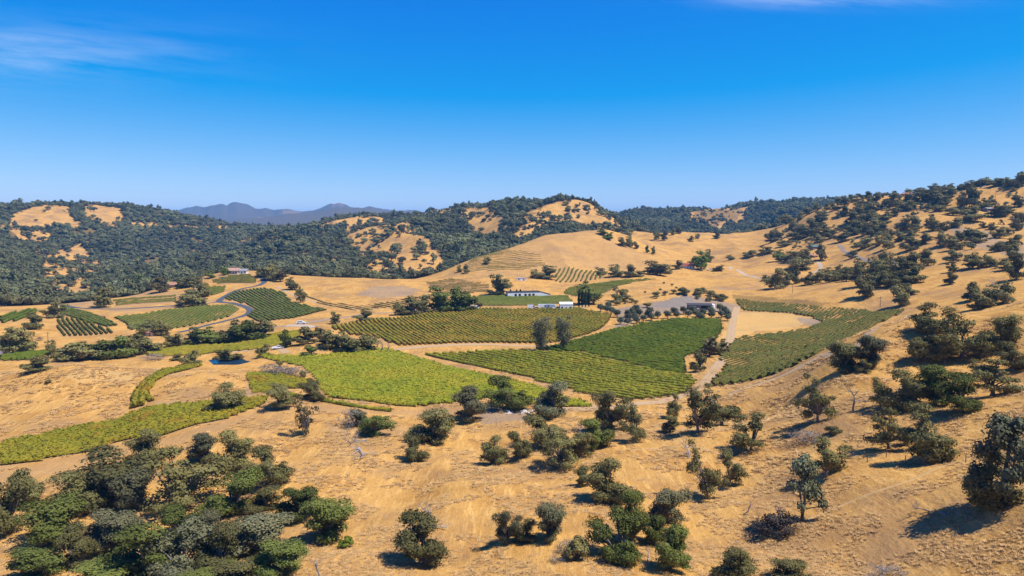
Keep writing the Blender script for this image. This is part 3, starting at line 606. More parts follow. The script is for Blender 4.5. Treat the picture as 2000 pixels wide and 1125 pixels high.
# ------------------------------------------------------------------ trees: unit meshes (width 1, height 1), shared between copies
def unit_tree(style, seed, nleaf, lsize):
    rg = np.random.default_rng(seed); cl = []          # clumps: centre, radii, tint
    U = rg.random
    if style in ('oak', 'open', 'far', 'bush'):
        k = {'oak': 26, 'open': 19, 'far': 8, 'bush': 9}[style]; zb, zt = {'oak': (0.12, 0.85), 'open': (0.16, 0.88), 'far': (0.20, 0.72), 'bush': (0.18, 0.66)}[style]
        if style in ('far', 'bush'):
            for i in range(k):
                th = i * 2.399 + U() * 0.8; rad = 0.37 * math.sqrt((i + 0.4) / k) * (0.72 + 0.45 * U())
                top = math.sqrt(max(0.02, 1 - (rad / 0.46) ** 2)); z = zb + (zt - zb) * top * (0.12 + 0.88 * U() ** 0.75)
                r = {'far': 0.19, 'bush': 0.18}[style] * (0.75 + 0.55 * U()); cl.append(((rad * math.cos(th), rad * math.sin(th), z), (r, r, r * (0.72 + 0.25 * U())), U()))
        else:
            nl = 9 if style == 'oak' else 7; off = rg.normal(0, 0.05, 2)            # boughs of unequal reach, each with a cluster of leaf masses
            for j in range(nl):
                th = j * 2.399 + rg.normal(0, 0.45); el = math.radians(-4 + 88 * ((j * 0.618 + 0.3 * U()) % 1)); ln = (0.30 + 0.24 * U()) * (1.0 if el < 1.0 else 1.25); tb = U()
                for q_ in range(3 if style == 'oak' else 3):
                    fr = 0.45 + 0.6 * (q_ + U()) / 3; jit = rg.normal(0, 0.055, 3); r = (0.142 if style == 'oak' else 0.108) * (0.6 + 0.65 * U())
                    c_ = (ln * fr * math.cos(th) * math.cos(el) + off[0] + jit[0], ln * fr * math.sin(th) * math.cos(el) + off[1] + jit[1], 0.20 + 1.12 * ln * fr * math.sin(el) + jit[2] * 0.8)
                    cl.append(((c_[0], c_[1], max(0.11, c_[2])), (r * (0.9 + 0.5 * U()), r * (0.9 + 0.5 * U()), r * (0.6 + 0.35 * U())), 0.6 * tb + 0.4 * U()))
            for j in range(7 if style == 'oak' else 3):          # low skirts that sweep near the ground
                th = U() * 6.283; rad = 0.16 + 0.17 * U(); r = 0.085 + 0.05 * U(); cl.append(((rad * math.cos(th), rad * math.sin(th), 0.10 + 0.08 * U()), (r * 1.2, r * 1.2, r * 0.8), U()))
            C_ = np.array([c[0] for c in cl]); e_ = np.abs(C_[:, :2]).max() + 0.09; zt_ = C_[:, 2].max() + 0.08
            cl = [((c[0][0] * 0.5 / e_, c[0][1] * 0.5 / e_, c[0][2] / zt_), c[1], c[2]) for c in cl]
    elif style == 'pine':
        for i in range(20):
            z = 0.26 + 0.70 * (i + U()) / 20; rr = 0.36 * (1 - (z - 0.30) / 0.75) ** 0.7 + 0.05; th = U() * 6.28; rad = rr * math.sqrt(U())
            r = 0.075 + 0.07 * U(); cl.append(((rad * math.cos(th), rad * math.sin(th), z), (r * 1.15, r * 1.15, r * 0.95), U()))
    elif style == 'tall':
        for i in range(26):
            z = 0.12 + 0.82 * (i + U()) / 26; rr = 0.36 * math.sin(min(1, (z - 0.15) / 0.85) * math.pi * 0.86) + 0.05; th = U() * 6.28; rad = rr * math.sqrt(U())
            r = 0.10 + 0.09 * U(); cl.append(((rad * math.cos(th), rad * math.sin(th), z), (r * 1.2, r * 1.2, r * 0.8), U()))
    elif style == 'cypress':
        for i in range(9):
            z = 0.08 + 0.84 * i / 8; r = 0.42 * math.sin((i + 1.2) / 10 * math.pi) ** 0.6; cl.append(((rg.normal(0, .03), rg.normal(0, .03), z), (r, r, 0.11), U()))
    elif style == 'olive':
        for i in range(7):
            th = i * 2.4; rad = 0.22 * math.sqrt(i / 7); r = 0.24 + 0.07 * U(); cl.append(((rad * math.cos(th), rad * math.sin(th), 0.42 + 0.26 * U()), (r, r, r * 1.0), U()))
    C = np.array([c[0] for c in cl]); Rr = np.array([c[1] for c in cl]); Tn = np.array([c[2] for c in cl])
    wgt = Rr[:, 0] ** 2; k = rg.choice(len(cl), nleaf, p=wgt / wgt.sum())
    dv = rg.normal(0, 1, (nleaf, 3)); dv /= np.linalg.norm(dv, axis=1)[:, None]; dv[:, 2] = np.where((dv[:, 2] < -0.3) & (rg.random(nleaf) < 0.55), -dv[:, 2], dv[:, 2])
    shell = 0.55 + 0.5 * rg.random(nleaf) ** 0.5 if style not in ('pine', 'tall', 'open') else 0.35 + 0.75 * rg.random(nleaf) ** 0.6
    lump = 1 + 0.25 * np.sin(dv[:, 0] * 7 + k) * np.sin(dv[:, 1] * 8 + k * 2) + 0.12 * rg.normal(0, 1, nleaf)
    c = C[k] + dv * Rr[k] * (shell * lump)[:, None]; c[:, 2] = np.maximum(c[:, 2], 0.03)
    out = c - np.array([0, 0, 0.42]); out /= np.linalg.norm(out, axis=1)[:, None] + 1e-9
    nm = dv * 0.75 + out * 0.5 + rg.normal(0, 0.38, (nleaf, 3)); nm /= np.linalg.norm(nm, axis=1)[:, None]
    v, qd = leaf_quads(c, nm, lsize * (0.6 + 0.8 * rg.random(nleaf)), rg)
    tint = np.clip(0.55 * Tn[k] + 0.45 * rg.random(nleaf), 0, 1)
    # wood
    mb = MB()
    if style in ('oak', 'open', 'far', 'bush'):
        fz = {'oak': 0.12, 'open': 0.16, 'far': 0.2, 'bush': 0.06}[style]; tr = {'oak': 0.036, 'open': 0.032, 'far': 0.035, 'bush': 0.025}[style]
        f = Vector((rg.normal(0, .02), rg.normal(0, .02), fz)); mb.tube([(0, 0, -0.05), (0.006, 0.004, fz * 0.5), f], [tr * 1.35, tr, tr * 0.9], 7)
        for i, cc in enumerate(C):
            if style == 'far' and i > 4: break
            e = Vector(cc); m1 = f.lerp(e, 0.45) + Vector((rg.normal(0, .03), rg.normal(0, .03), 0.03)); mb.tube([f - Vector((0, 0, .02)), m1, e], [tr * 0.55, tr * 0.34, tr * 0.12], 5)
    elif style == 'pine':
        b1 = Vector((0.05, 0, 0.3)); mb.tube([(0, 0, -0.05), (0.01, 0.0, 0.15), b1, (0.02, 0.02, 0.6), (0, 0, 0.93)], [0.04, 0.032, 0.028, 0.016, 0.005], 7)
        mb.tube([(0.03, 0, 0.2), (-0.07, 0.03, 0.36), (-0.12, 0.05, 0.62)], [0.024, 0.018, 0.007], 6)
        for cc in C[::2]: mb.tube([(0.03, 0.01, max(0.2, cc[2] - 0.12)), cc], [0.010, 0.004], 4)
    elif style == 'tall':
        mb.tube([(0, 0, -0.04), (0.02, 0, 0.3), (0, 0.02, 0.6), (0, 0, 0.92)], [0.035, 0.026, 0.016, 0.004], 7)
        for cc in C[::2]: mb.tube([(0.01, 0.0, max(0.15, cc[2] - 0.15)), cc], [0.012, 0.004], 4)
    else: mb.tube([(0, 0, -0.05), (0, 0, 0.5)], [0.05, 0.02], 6)
    return (v, qd, tint), mb
def twig_bush(seed, stems):
    rg = random.Random(seed); mb = MB()
    def grow(p, d, L, r, lev):
        m = p + d * L * 0.5 + Vector((rg.gauss(0, .02), rg.gauss(0, .02), rg.gauss(0, .02))); e = p + d * L + Vector((rg.gauss(0, .04), rg.gauss(0, .04), rg.gauss(0, .03))); mb.tube([p, m, e], [r, r * .75, r * .4], 4)
        if lev < 3:
            for i in range(3): grow(m if i == 0 else e, (d * 0.7 + Vector((rg.gauss(0, .55), rg.gauss(0, .55), rg.gauss(.05, .4)))).normalized(), L * rg.uniform(.5, .75), r * .6, lev + 1)
    for i in range(stems):
        a = i * 2.399; b = rg.uniform(0.05, 0.24); d = Vector((math.cos(a) * rg.uniform(.2, 1.1), math.sin(a) * rg.uniform(.2, 1.1), 1)).normalized(); grow(Vector((math.cos(a) * b, math.sin(a) * b, -0.03)), d, 0.30, 0.013, 0)
    return mb
TREE = {}
def kind_mesh(style, variants, nleaf, lsize, mat, bark, key):
    TREE[key] = []
    for i in range(variants):
        (v, qd, tint), mb = unit_tree(style, 31 * i + 7 * len(style) + nleaf, nleaf, lsize)
        if key in ('drybush', 'darkbush'): mb = twig_bush(i + 40, 9)
        TREE[key].append((mesh_np('crown', v, qd, tint=np.repeat(tint, 4), mats=[M[mat]]), mb.mesh('trunk', M[bark], True)))
kind_mesh('oak', 8, 11000, 0.0160, 'oak', 'bark', 'oak')
kind_mesh('oak', 5, 11000, 0.0160, 'oakgreen', 'bark', 'green')
kind_mesh('oak', 5, 11000, 0.0160, 'oakgrey', 'bark', 'grey')
kind_mesh('open', 8, 5200, 0.0158, 'oak', 'bark', 'open')
kind_mesh('open', 2, 1100, 0.022, 'oakbrown', 'greywood', 'thin')
kind_mesh('pine', 2, 4200, 0.018, 'pine', 'darkbark', 'pine')
kind_mesh('tall', 2, 3000, 0.020, 'oakgrey', 'bark', 'tall')
kind_mesh('bush', 3, 2600, 0.032, 'oak', 'bark', 'bush')
kind_mesh('bush', 2, 2200, 0.034, 'bright', 'bark', 'brightbush')
kind_mesh('bush', 2, 700, 0.018, 'dry', 'greywood', 'drybush')
kind_mesh('bush', 2, 2200, 0.018, 'brush', 'darkbark', 'darkbush')
kind_mesh('oak', 8, 2400, 0.033, 'oak', 'bark', 'moak')
kind_mesh('oak', 3, 2400, 0.033, 'oakgreen', 'bark', 'mgreen')
kind_mesh('oak', 2, 1300, 0.042, 'bright', 'bark', 'mbright')
kind_mesh('oak', 2, 1200, 0.042, 'oakbrown', 'bark', 'mbrown')
kind_mesh('olive', 4, 700, 0.055, 'olive', 'bark', 'olive')
kind_mesh('cypress', 2, 700, 0.07, 'cypress', 'darkbark', 'cypress')
def joined(style, seed, nleaf, lsize, mat, bark, name):
    (v, qd, tint), mb = unit_tree(style, seed, nleaf, lsize); b = len(v)
    q4 = [f for f in mb.f if len(f) == 4]; fq = np.vstack([qd, np.array(q4) + b]); mi = np.concatenate([np.zeros(len(qd), int), np.ones(len(q4), int)])
    return mesh_np(name, np.vstack([v, np.array(mb.v)]), fq, tint=np.concatenate([np.repeat(tint, 4), np.full(len(mb.v), 0.5)]), mats=[M[mat], M[bark]], mat_idx=mi)
NAMES = {'oak': 'oak_tree', 'green': 'oak_tree', 'grey': 'oak_tree', 'open': 'oak_tree', 'thin': 'oak_tree', 'moak': 'oak_tree', 'mgreen': 'oak_tree', 'mbrown': 'oak_tree', 'mbright': 'leafy_tree', 'pine': 'pine_tree', 'tall': 'tall_tree',
         'bush': 'shrub', 'brightbush': 'shrub', 'drybush': 'shrub', 'darkbush': 'shrub', 'olive': 'olive_tree', 'cypress': 'cypress_tree'}
CATS = {'shrub': 'shrub', 'olive_tree': 'olive tree', 'cypress_tree': 'cypress', 'pine_tree': 'pine tree', 'oak_tree': 'oak tree', 'leafy_tree': 'tree', 'tall_tree': 'tree'}
PLACED = []
def plant(px, top, base, w, kind, label, group=None, wscale=1.0, dmin=0):
    g = hit(px, base, dmin); d = g[1]; k = d / F / math.cos(math.atan((base - HZ) / F))
    W_ = w * k * wscale; Hh = max((base - top) * k * 1.02, W_ * 0.35)
    # crown depth adds to its drawn height when seen from above: take that out again
    tilt = (base - HZ) / F; Hh = max(Hh - 0.35 * W_ * tilt, 0.55 * Hh)
    if kind in ('oak', 'green', 'grey', 'open', 'moak', 'mgreen'): g = g + np.array([0, W_ * 0.12, 0]); g[2] = float(grid_z(g[0], g[1]))
    var = TREE[kind][R.randrange(len(TREE[kind]))]; nm = NAMES[kind]
    root = obj(nm, None, loc=g, rot=(0, 0, R.random() * 6.283), label=label, category=CATS[nm], group=group)
    e_ = R.uniform(0.92, 1.18); s = (W_ * 1.22 * e_, W_ * 1.22 / e_, Hh * 1.12)
    obj('trunk', var[1], root, scale=s); obj('crown', var[0], root, scale=s)
    PLACED.append((g[0], g[1], W_ / 2)); return root
FG = 'oaks on the straw slope in front'
for a in [
 (283,840,907,74,'oak','round dark oak just below the olive-yellow vine strip'),
 (215,878,985,128,'oak','widest dark oak of the lower left thicket, under the vine strip'),
 (146,925,1003,84,'oak','oak on the left flank of the widest thicket oak'),
 (262,918,997,70,'grey','greyish oak on the right flank of the widest thicket oak'),
 (345,875,1000,118,'open','tall airy oak right of the widest thicket oak'),
 (400,848,904,54,'grey','small grey-green oak below the vine strip, left of a dark pair'),
 (455,843,921,70,'oak','lumpy dark oak above a bright green one, by the vine strip'),
 (448,920,1006,78,'green','rich green upright oak in the middle of the lower left thicket'),
 (526,878,951,60,'oak','oak at the upper right corner of the lower left thicket'),
 (516,952,1000,52,'oak','small oak between the thicket corner oak and a grey one below'),
 (578,955,1022,62,'green','green oak in the right lobe of the thicket, left twin'),
 (628,968,1058,84,'green','green oak at the right end of the lower left thicket'),
 (507,996,1080,112,'grey','broad grey-green oak low in the thicket, left of the bare snag'),
 (540,1058,1130,80,'green','green oak at the bottom edge left of the bare snag'),
 (8,932,1046,72,'oak','dark oak cut by the left edge below the vine strip'),
 (48,938,995,62,'oak','small oak beside the dark one cut by the left edge'),
 (108,975,1064,112,'green','green spreading oak in the lower left, above a small dark one'),
 (206,1000,1080,92,'grey','greyish oak between two green ones, lower left thicket'),
 (140,1032,1112,52,'oak','narrow dark oak near the bottom left'),
 (70,1068,1135,86,'green','low green oak at the bottom left corner'),
 (285,1022,1128,106,'green','large bright green oak at the bottom of the thicket'),
 (342,1028,1132,96,'grey','large grey oak touching the bright green one at the bottom'),
 (343,990,1050,72,'green','green oak top behind the large grey one at the bottom'),
 (395,1004,1060,52,'grey','small shaded oak between two green crowns in the thicket'),
 (422,1028,1115,80,'oak','yellowish green oak right of the large grey one'),
 (470,1088,1138,86,'oak','oak at the bottom edge under the broad grey-green one'),
 (195,1084,1138,92,'green','green crown at the bottom edge, left of the large bright one'),
 (395,1095,1140,80,'green','crown at the bottom edge below the yellowish oak'),
 (598,772,850,54,'thin','airy brownish oak with bare trunk beside the yellow vineyard'),
 (612,742,784,48,'oak','dark oak at the left tip of the yellow vineyard'),
 (550,750,799,54,'oak','round dark oak left of the yellow vineyard tip'),
 (732,808,852,54,'green','compact green oak above the fallen dead tree'),
 (700,800,833,30,'green','small green oak against the grey half-dead one'),
 (850,800,866,84,'oak','long dark oak leaning along the gully left of the rocks'),
 (808,856,902,40,'oak','small oak at the lower end of the gully, with its shadow'),
 (912,761,825,60,'grey','grey-green oak at the edge of the yellow vineyard'),
 (993,740,803,76,'green','dense dark green oak behind the white rock pile'),
 (963,855,909,46,'oak','single egg-shaped oak alone on the straw slope'),
 (826,1006,1105,84,'oak','large oak with a dead top beside it, alone near the bottom'),
 (992,997,1063,44,'grey','narrow grey oak left of the round bottom-centre oak'),
 (1026,1018,1056,42,'oak','low oak joining the narrow grey one and the round one'),
 (1070,980,1057,64,'grey','round grey-green oak at the bottom centre'),
 (1080,750,817,66,'grey','grey oak at the end of the yellow vineyard'),
 (1068,812,872,74,'oak','upper oak of the clump below the vineyard corner'),
 (1095,840,916,80,'open','lower airy oak of the clump below the vineyard corner'),
 (1133,845,896,44,'oak','small oak at the right of the clump below the vineyard corner'),
 (1162,822,880,58,'green','round green oak right of the vineyard-corner clump'),
 (1018,845,896,42,'oak','small oak left of the vineyard-corner clump'),
 (1195,762,838,68,'oak','tall oak with pale trunk at the foot of the striped vineyard'),
 (1242,796,862,46,'open','airy oak right of the tall pale-trunked one'),
 (1318,770,816,32,'oak','narrow oak at the left of the big airy pair'),
 (1308,814,846,32,'oak','small low oak in front of the big airy pair'),
 (1365,762,848,74,'open','left one of the big airy pair below the dirt track'),
 (1412,757,832,76,'open','right one of the big airy pair below the dirt track'),
 (1470,810,882,74,'open','wide-branching open oak right of the big airy pair'),
 (1182,898,980,78,'oak','large round oak in the open centre of the slope'),
 (1136,914,950,32,'oak','small oak touching the large round one in the centre'),
 (1383,870,976,62,'open','tall gnarled open oak with forked limbs'),
 (1428,882,951,54,'open','leaning open oak right of the gnarled one'),
 (1300,955,1026,76,'grey','dark grey oak behind the bright green bottom clump'),
 (1204,1006,1096,88,'green','bright green broad oak of the bottom clump'),
 (1236,965,1060,54,'green','tall narrow green oak of the bottom clump'),
 (1278,1010,1062,46,'green','middle green oak of the bottom clump'),
 (1312,1030,1112,68,'green','right green oak of the bottom clump with its shadow'),
 (1446,1062,1135,76,'oak','oak at the bottom edge right of the green clump'),
 (1618,856,934,84,'open','open oak behind the bent grey pine'),
 (1740,800,879,76,'open','airy oak left of a taller one on the right slope'),
 (1812,800,905,88,'oak','taller oak in front of the big right-hand clump'),
 (1775,728,802,74,'oak','left oak of the big right-hand clump'),
 (1832,715,792,84,'green','tallest green oak of the big right-hand clump'),
 (1885,735,806,74,'green','right green oak of the big right-hand clump'),
 (1722,740,797,46,'open','small open oak left of the big right-hand clump'),
 (1600,730,826,60,'open','slender airy oak on the slope below the dirt track, right'),
 (1645,665,729,72,'oak','left dark oak of the pair below the right vineyard strip'),
 (1698,655,716,62,'grey','right greyish oak of the pair below the right vineyard strip'),
 (1690,704,728,26,'oak','tiny oak in front of the pair below the right vineyard strip'),
 (1812,636,706,70,'oak','oak below the crest at right, in front of a darker one'),
 (1810,598,652,72,'oak','dark oak on the crest at the end of the right vineyard strip'),
 (1885,608,702,92,'open','large open oak on the crest at right with pale trunk'),
 (1965,620,682,66,'oak','dark oak on the crest close to the right edge'),
 (1945,700,772,86,'open','spreading open oak near the right edge below the crest'),
 (1985,672,724,56,'oak','oak cut by the right edge below the crest'),
 (1850,660,712,60,'open','airy oak between two larger ones below the crest'),
 (1932,890,992,86,'oak','dark oak under the big grey pine at the right edge'),
 (1545,1088,1135,62,'oak','oak at the bottom edge below the bent grey pine'),
 (440,753,804,72,'oak','solitary oak standing in the olive-yellow vine strip')]:
    a = list(a); a[3] *= 1.15 if ('thicket' in a[5] or 'bottom left' in a[5] or 'bottom edge' in a[5]) else 1.0
    plant(*a, group=FG)
plant(1566,898,1020,76,'pine','bent grey pine with forked dark trunk on the straw slope', 'grey pines')
plant(1962,820,985,116,'pine','big grey pine at the right edge above a dark oak', 'grey pines')
for a in [
 (690,788,833,44,'drybush','grey half-dead leafless shrub below the yellow vineyard'),
 (675,1042,1070,24,'brightbush','small bright yellow-green bush alone near the bottom'),
 (1130,1040,1090,44,'bush','dark shrub below the round bottom-centre oak'),
 (1110,1048,1078,40,'drybush','pale twiggy shrub below the round bottom-centre oak'),
 (1085,1080,1098,24,'drybush','small grey ball shrub low at the bottom centre'),
 (1512,980,1046,74,'darkbush','dark mound of brush beside the bent grey pine'),
 (1578,834,862,54,'drybush','grey dead brush heap right of the open oaks'),
 (1626,828,848,28,'bush','small green bush beside the grey brush heap'),
 (1735,1093,1128,56,'drybush','grey brush heap at the bottom edge, right'),
 (1930,960,992,56,'brightbush','green bush at the foot of the dark oak, right edge'),
 (528,704,733,40,'drybush','left part of the grey bramble patch by the yellow vineyard'),
 (552,707,735,44,'drybush','middle of the grey bramble patch by the yellow vineyard'),
 (577,710,737,36,'drybush','right part of the grey bramble patch by the yellow vineyard'),
 (546,702,716,15,'bush','dark bush poking out of the grey bramble patch'),
 (592,722,739,14,'bush','small bush at the right end of the grey bramble patch'),
 (95,740,749,11,'bush','tiny lone bush in the big straw field at left'),
 (632,750,757,10,'bush','tiny bush between oak and yellow vineyard'),
 (302,686,703,34,'drybush','reddish-grey shrub above the straw field, left of the pond'),
 (77,655,666,12,'drybush','small purplish shrub beside the dark plot of vines')]:
    plant(*a, group='shrubs on open ground')
# trees of the valley floor
VG = 'trees of the valley floor'
for a in [
 (975,540,576,44,'moak','round dark oak left of the long white winery wall'),
 (862,567,611,46,'mgreen','left big tree of the dark row behind the russet vineyard'),
 (890,565,611,42,'mgreen','middle big tree of the dark row behind the russet vineyard'),
 (915,574,609,34,'mgreen','right lower tree of the dark row behind the russet vineyard'),
 (803,582,616,42,'moak','dark tree at the left end of the russet vineyard top edge'),
 (825,580,612,32,'moak','second dark tree from the left above the russet vineyard'),
 (778,592,616,26,'moak','low tree leftmost above the russet vineyard'),
 (930,583,602,19,'moak','small bush-like tree left of the white vehicles'),
 (1148,553,594,44,'mgreen','tall dense dark tree behind the slim cypresses'),
 (1212,564,589,34,'moak','rounded greyish tree above the gravel yard'),
 (1057,625,686,40,'tall','left of two tall airy trees on the vineyard track'),
 (1100,622,684,36,'tall','right of two tall airy trees on the vineyard track'),
 (1386,658,697,44,'mbrown','brownish round tree by the dirt track, upper of two'),
 (1404,664,692,30,'moak','green tree hidden behind the brownish round one'),
 (1369,688,727,30,'moak','dark tree by the dirt track, lower of two'),
 (655,612,633,21,'moak','small dark tree left of the valley road bend'),
 (713,604,629,32,'moak','spreading small oak beside the valley road'),
 (600,642,673,36,'moak','leftmost tree of the hedge above the straw mound'),
 (626,640,668,26,'mbrown','brownish bare tree in the hedge above the straw mound'),
 (645,648,682,42,'moak','third tree of the hedge above the straw mound'),
 (672,650,689,46,'moak','largest tree of the hedge above the straw mound'),
 (712,655,687,44,'moak','tree right of the largest in the hedge above the straw mound'),
 (608,675,698,29,'mgreen','round green tree on the straw mound behind the yellow vineyard'),
 (515,673,696,26,'moak','round tree beside the white pickup'),
 (556,650,679,27,'mgreen','dark green tree next to the white pickup'),
 (345,650,677,38,'moak','leftmost tree of the right riverside row'),
 (377,640,674,42,'mgreen','second tree of the right riverside row'),
 (411,640,673,42,'mgreen','third tree of the right riverside row'),
 (445,630,670,42,'moak','fourth tree of the right riverside row'),
 (476,628,669,46,'mgreen','fifth and tallest tree of the right riverside row'),
 (506,625,663,36,'moak','last tree of the right riverside row'),
 (130,670,706,46,'moak','first tree of the left riverside row'),
 (165,668,703,46,'moak','second tree of the left riverside row'),
 (200,665,701,46,'mgreen','third tree of the left riverside row'),
 (236,658,698,42,'mgreen','fourth tree of the left riverside row'),
 (266,655,693,42,'moak','fifth tree of the left riverside row'),
 (292,660,690,36,'moak','last tree of the left riverside row'),
 (100,668,700,22,'moak','narrow tree before the left riverside row'),
 (72,697,727,50,'moak','flat oak standing on the big straw field at left'),
 (22,640,692,50,'moak','large oak at the left edge above the straw field'),
 (48,655,690,34,'moak','lower oak beside the large one at the left edge'),
 (3,660,694,28,'moak','oak cut by the left edge above the straw field'),
 (70,613,643,38,'moak','oak between the vine plots at the far left'),
 (102,592,621,35,'moak','round oak at the left end of the white road wall'),
 (200,564,601,40,'moak','dark round oak in the gap of the white road wall'),
 (283,630,656,34,'moak','left oak over the small roadside shed'),
 (312,628,656,34,'moak','right oak over the small roadside shed'),
 (372,574,599,50,'moak','big dark oak above the green knoll vineyard'),
 (384,552,582,42,'moak','dark oak behind the big one above the knoll vineyard'),
 (350,586,598,20,'moak','small oak left of the big one above the knoll vineyard'),
 (400,587,598,14,'moak','tiny round tree right of the big one above the knoll vineyard'),
 (375,540,560,40,'moak','dark oak up by the driveway, left of the terraces'),
 (276,541,571,38,'mgreen','green tree left of the tan-roofed house'),
 (312,542,571,36,'mbrown','brownish tree beside the tan-roofed house'),
 (253,552,566,14,'mbright','yellow bush tree at the end of the white road wall'),
 (324,550,566,12,'mbright','yellow-green small tree in front of the tan-roofed house'),
 (350,549,563,14,'mbright','yellow-green small tree right of the tan-roofed house'),
 (440,524,537,18,'mbright','light green tree left of the hilltop farmhouse'),
 (412,530,543,20,'mgreen','green tree on the driveway up to the hilltop farmhouse'),
 (445,680,706,42,'moak','round oak at the pond'),
 (376,684,713,38,'moak','grey-green oak left of the pond'),
 (385,706,717,14,'moak','small tree at the left tip of the curved vine row'),
 (345,692,704,24,'moak','low tree left of the pond oak'),
 (570,544,566,25,'moak','small dark oak above the green saddle vineyard'),
 (586,562,591,18,'moak','narrow dark tree standing in the green saddle vineyard'),
 (530,520,548,34,'moak','dark tree right of the hilltop farmhouse'),
 (512,522,542,26,'moak','dark tree close behind the hilltop farmhouse'),
 (548,530,550,26,'mbrown','brown bare tree right of the hilltop farmhouse'),
 (952,503,516,15,'moak','lone small oak on the flank of the golden hill'),
 (897,519,532,14,'moak','left small oak at the wooded edge of the golden hill'),
 (912,518,534,14,'moak','right small oak at the wooded edge of the golden hill'),
 (1070,521,546,42,'moak','broad dark oak above the young vine rows'),
 (1045,528,544,25,'moak','smaller oak joined to the broad one above the young vine rows'),
 (1174,523,538,20,'moak','first oak of the line right of the widely spaced vine rows'),
 (1202,519,541,33,'moak','second oak of the line right of the widely spaced vine rows'),
 (1236,519,541,27,'moak','third oak of the line right of the widely spaced vine rows'),
 (1252,530,541,22,'moak','low oak in the line below the golden hill'),
 (1285,514,538,46,'moak','large flat dark oak below the golden hill, left of the red roof'),
 (1326,510,526,22,'moak','dark tree left of the red-roofed house'),
 (1370,494,526,32,'mbright','bright green tree right of the red-roofed house'),
 (1384,490,512,17,'moak','dark treetop behind the bright green tree'),
 (1356,502,518,18,'moak','dark tree behind the red-roofed house'),
 (1403,518,529,20,'moak','low oak right of the red-roofed house'),
 (1308,526,535,10,'moak','tiny shrub-like oak left of the red-roofed house'),
 (1175,447,459,18,'mbright','upper bright green tree on the crest of the golden hill'),
 (1190,455,468,20,'mbright','lower bright green tree on the crest of the golden hill'),
 (1215,466,481,20,'moak','left oak on the right shoulder of the golden hill'),
 (1230,464,483,18,'moak','right oak on the right shoulder of the golden hill'),
 (1243,474,487,10,'moak','small oak lower on the right shoulder of the golden hill'),
 (1265,481,494,9,'mgreen','left of two narrow trees on the golden slope'),
 (1276,484,497,9,'mgreen','right of two narrow trees on the golden slope'),
 (1282,452,469,15,'moak','first oak on the far golden ridge'),
 (1298,452,470,15,'moak','second oak on the far golden ridge'),
 (1315,447,459,12,'moak','third oak on the far golden ridge'),
 (1326,445,457,12,'moak','fourth oak on the far golden ridge'),
 (1349,462,473,10,'moak','lone small oak in the golden hollow, left'),
 (1363,457,467,10,'moak','lone small oak in the golden hollow, right'),
 (1401,454,467,14,'moak','oak on the bare golden rise'),
 (1428,498,508,17,'moak','low oak on the golden slope above the concrete drive'),
 (1464,490,503,27,'moak','wide low oak on the golden slope'),
 (1496,482,496,26,'moak','wide low oak nearest the right hill, golden slope'),
 (1495,538,549,16,'moak','low oak below the concrete drive')]:
    a = list(a); a[3] *= 1.22 if ('riverside' in a[5] or 'hedge' in a[5] or 'dark row' in a[5]) else 1.0
    plant(*a, group=VG)
for X, Y in [(345,860),(430,785),(475,760),(515,732),(435,828),(430,872),(500,818),(520,852),(555,775),(600,838),(650,785),(672,752),(688,818),(755,797),(865,797),(940,762),(967,795),(1040,752),(1090,793),(1150,742),(1180,783),(1255,775),(1230,815),(1345,748),(1350,795),(1440,722),(1455,790),(1520,780),(1530,825),(1490,748),(310,785),(250,752),(200,738),(130,722),(215,698)]:
    px, py = 1150 + X / 5.627, 480 + Y / 5.627
    plant(px, py - 14, py + 0.5, 14.5, 'olive', 'small round grey-green olive tree planted in rows by the gravel yard', 'olive trees by the gravel yard')
for X, Y, s in [(300,655,14),(335,640,12),(405,637,8),(470,622,11),(515,640,10),(640,682,14),(735,560,14),(745,580,10),(840,542,10),(930,527,12),(1025,530,18),(1075,545,14),(1205,545,18),(1250,525,16),(1200,585,10),(1340,560,16),(1400,600,16),(1470,608,18),(1320,612,12),(960,470,5),(825,420,5),(915,440,6),(620,520,5),(788,490,5)]:
    px, py = 1150 + X / 5.627, 480 + Y / 5.627
    plant(px, py - s * 0.9, py, s, 'bush', 'dark green shrub on the mound around the gravel yard', 'shrubs around the gravel yard')
for px in (1130.5, 1137, 1143.5, 1150): plant(px, 570, 600, 4.6, 'cypress', 'slim dark cypress in the row of four under the dense tree', 'cypresses under the dense tree')
for px in (997, 1009, 1016.5): plant(px, 566.5, 579, 3.6, 'cypress', 'slim small cypress in front of the white winery wall', 'cypresses at the winery wall')
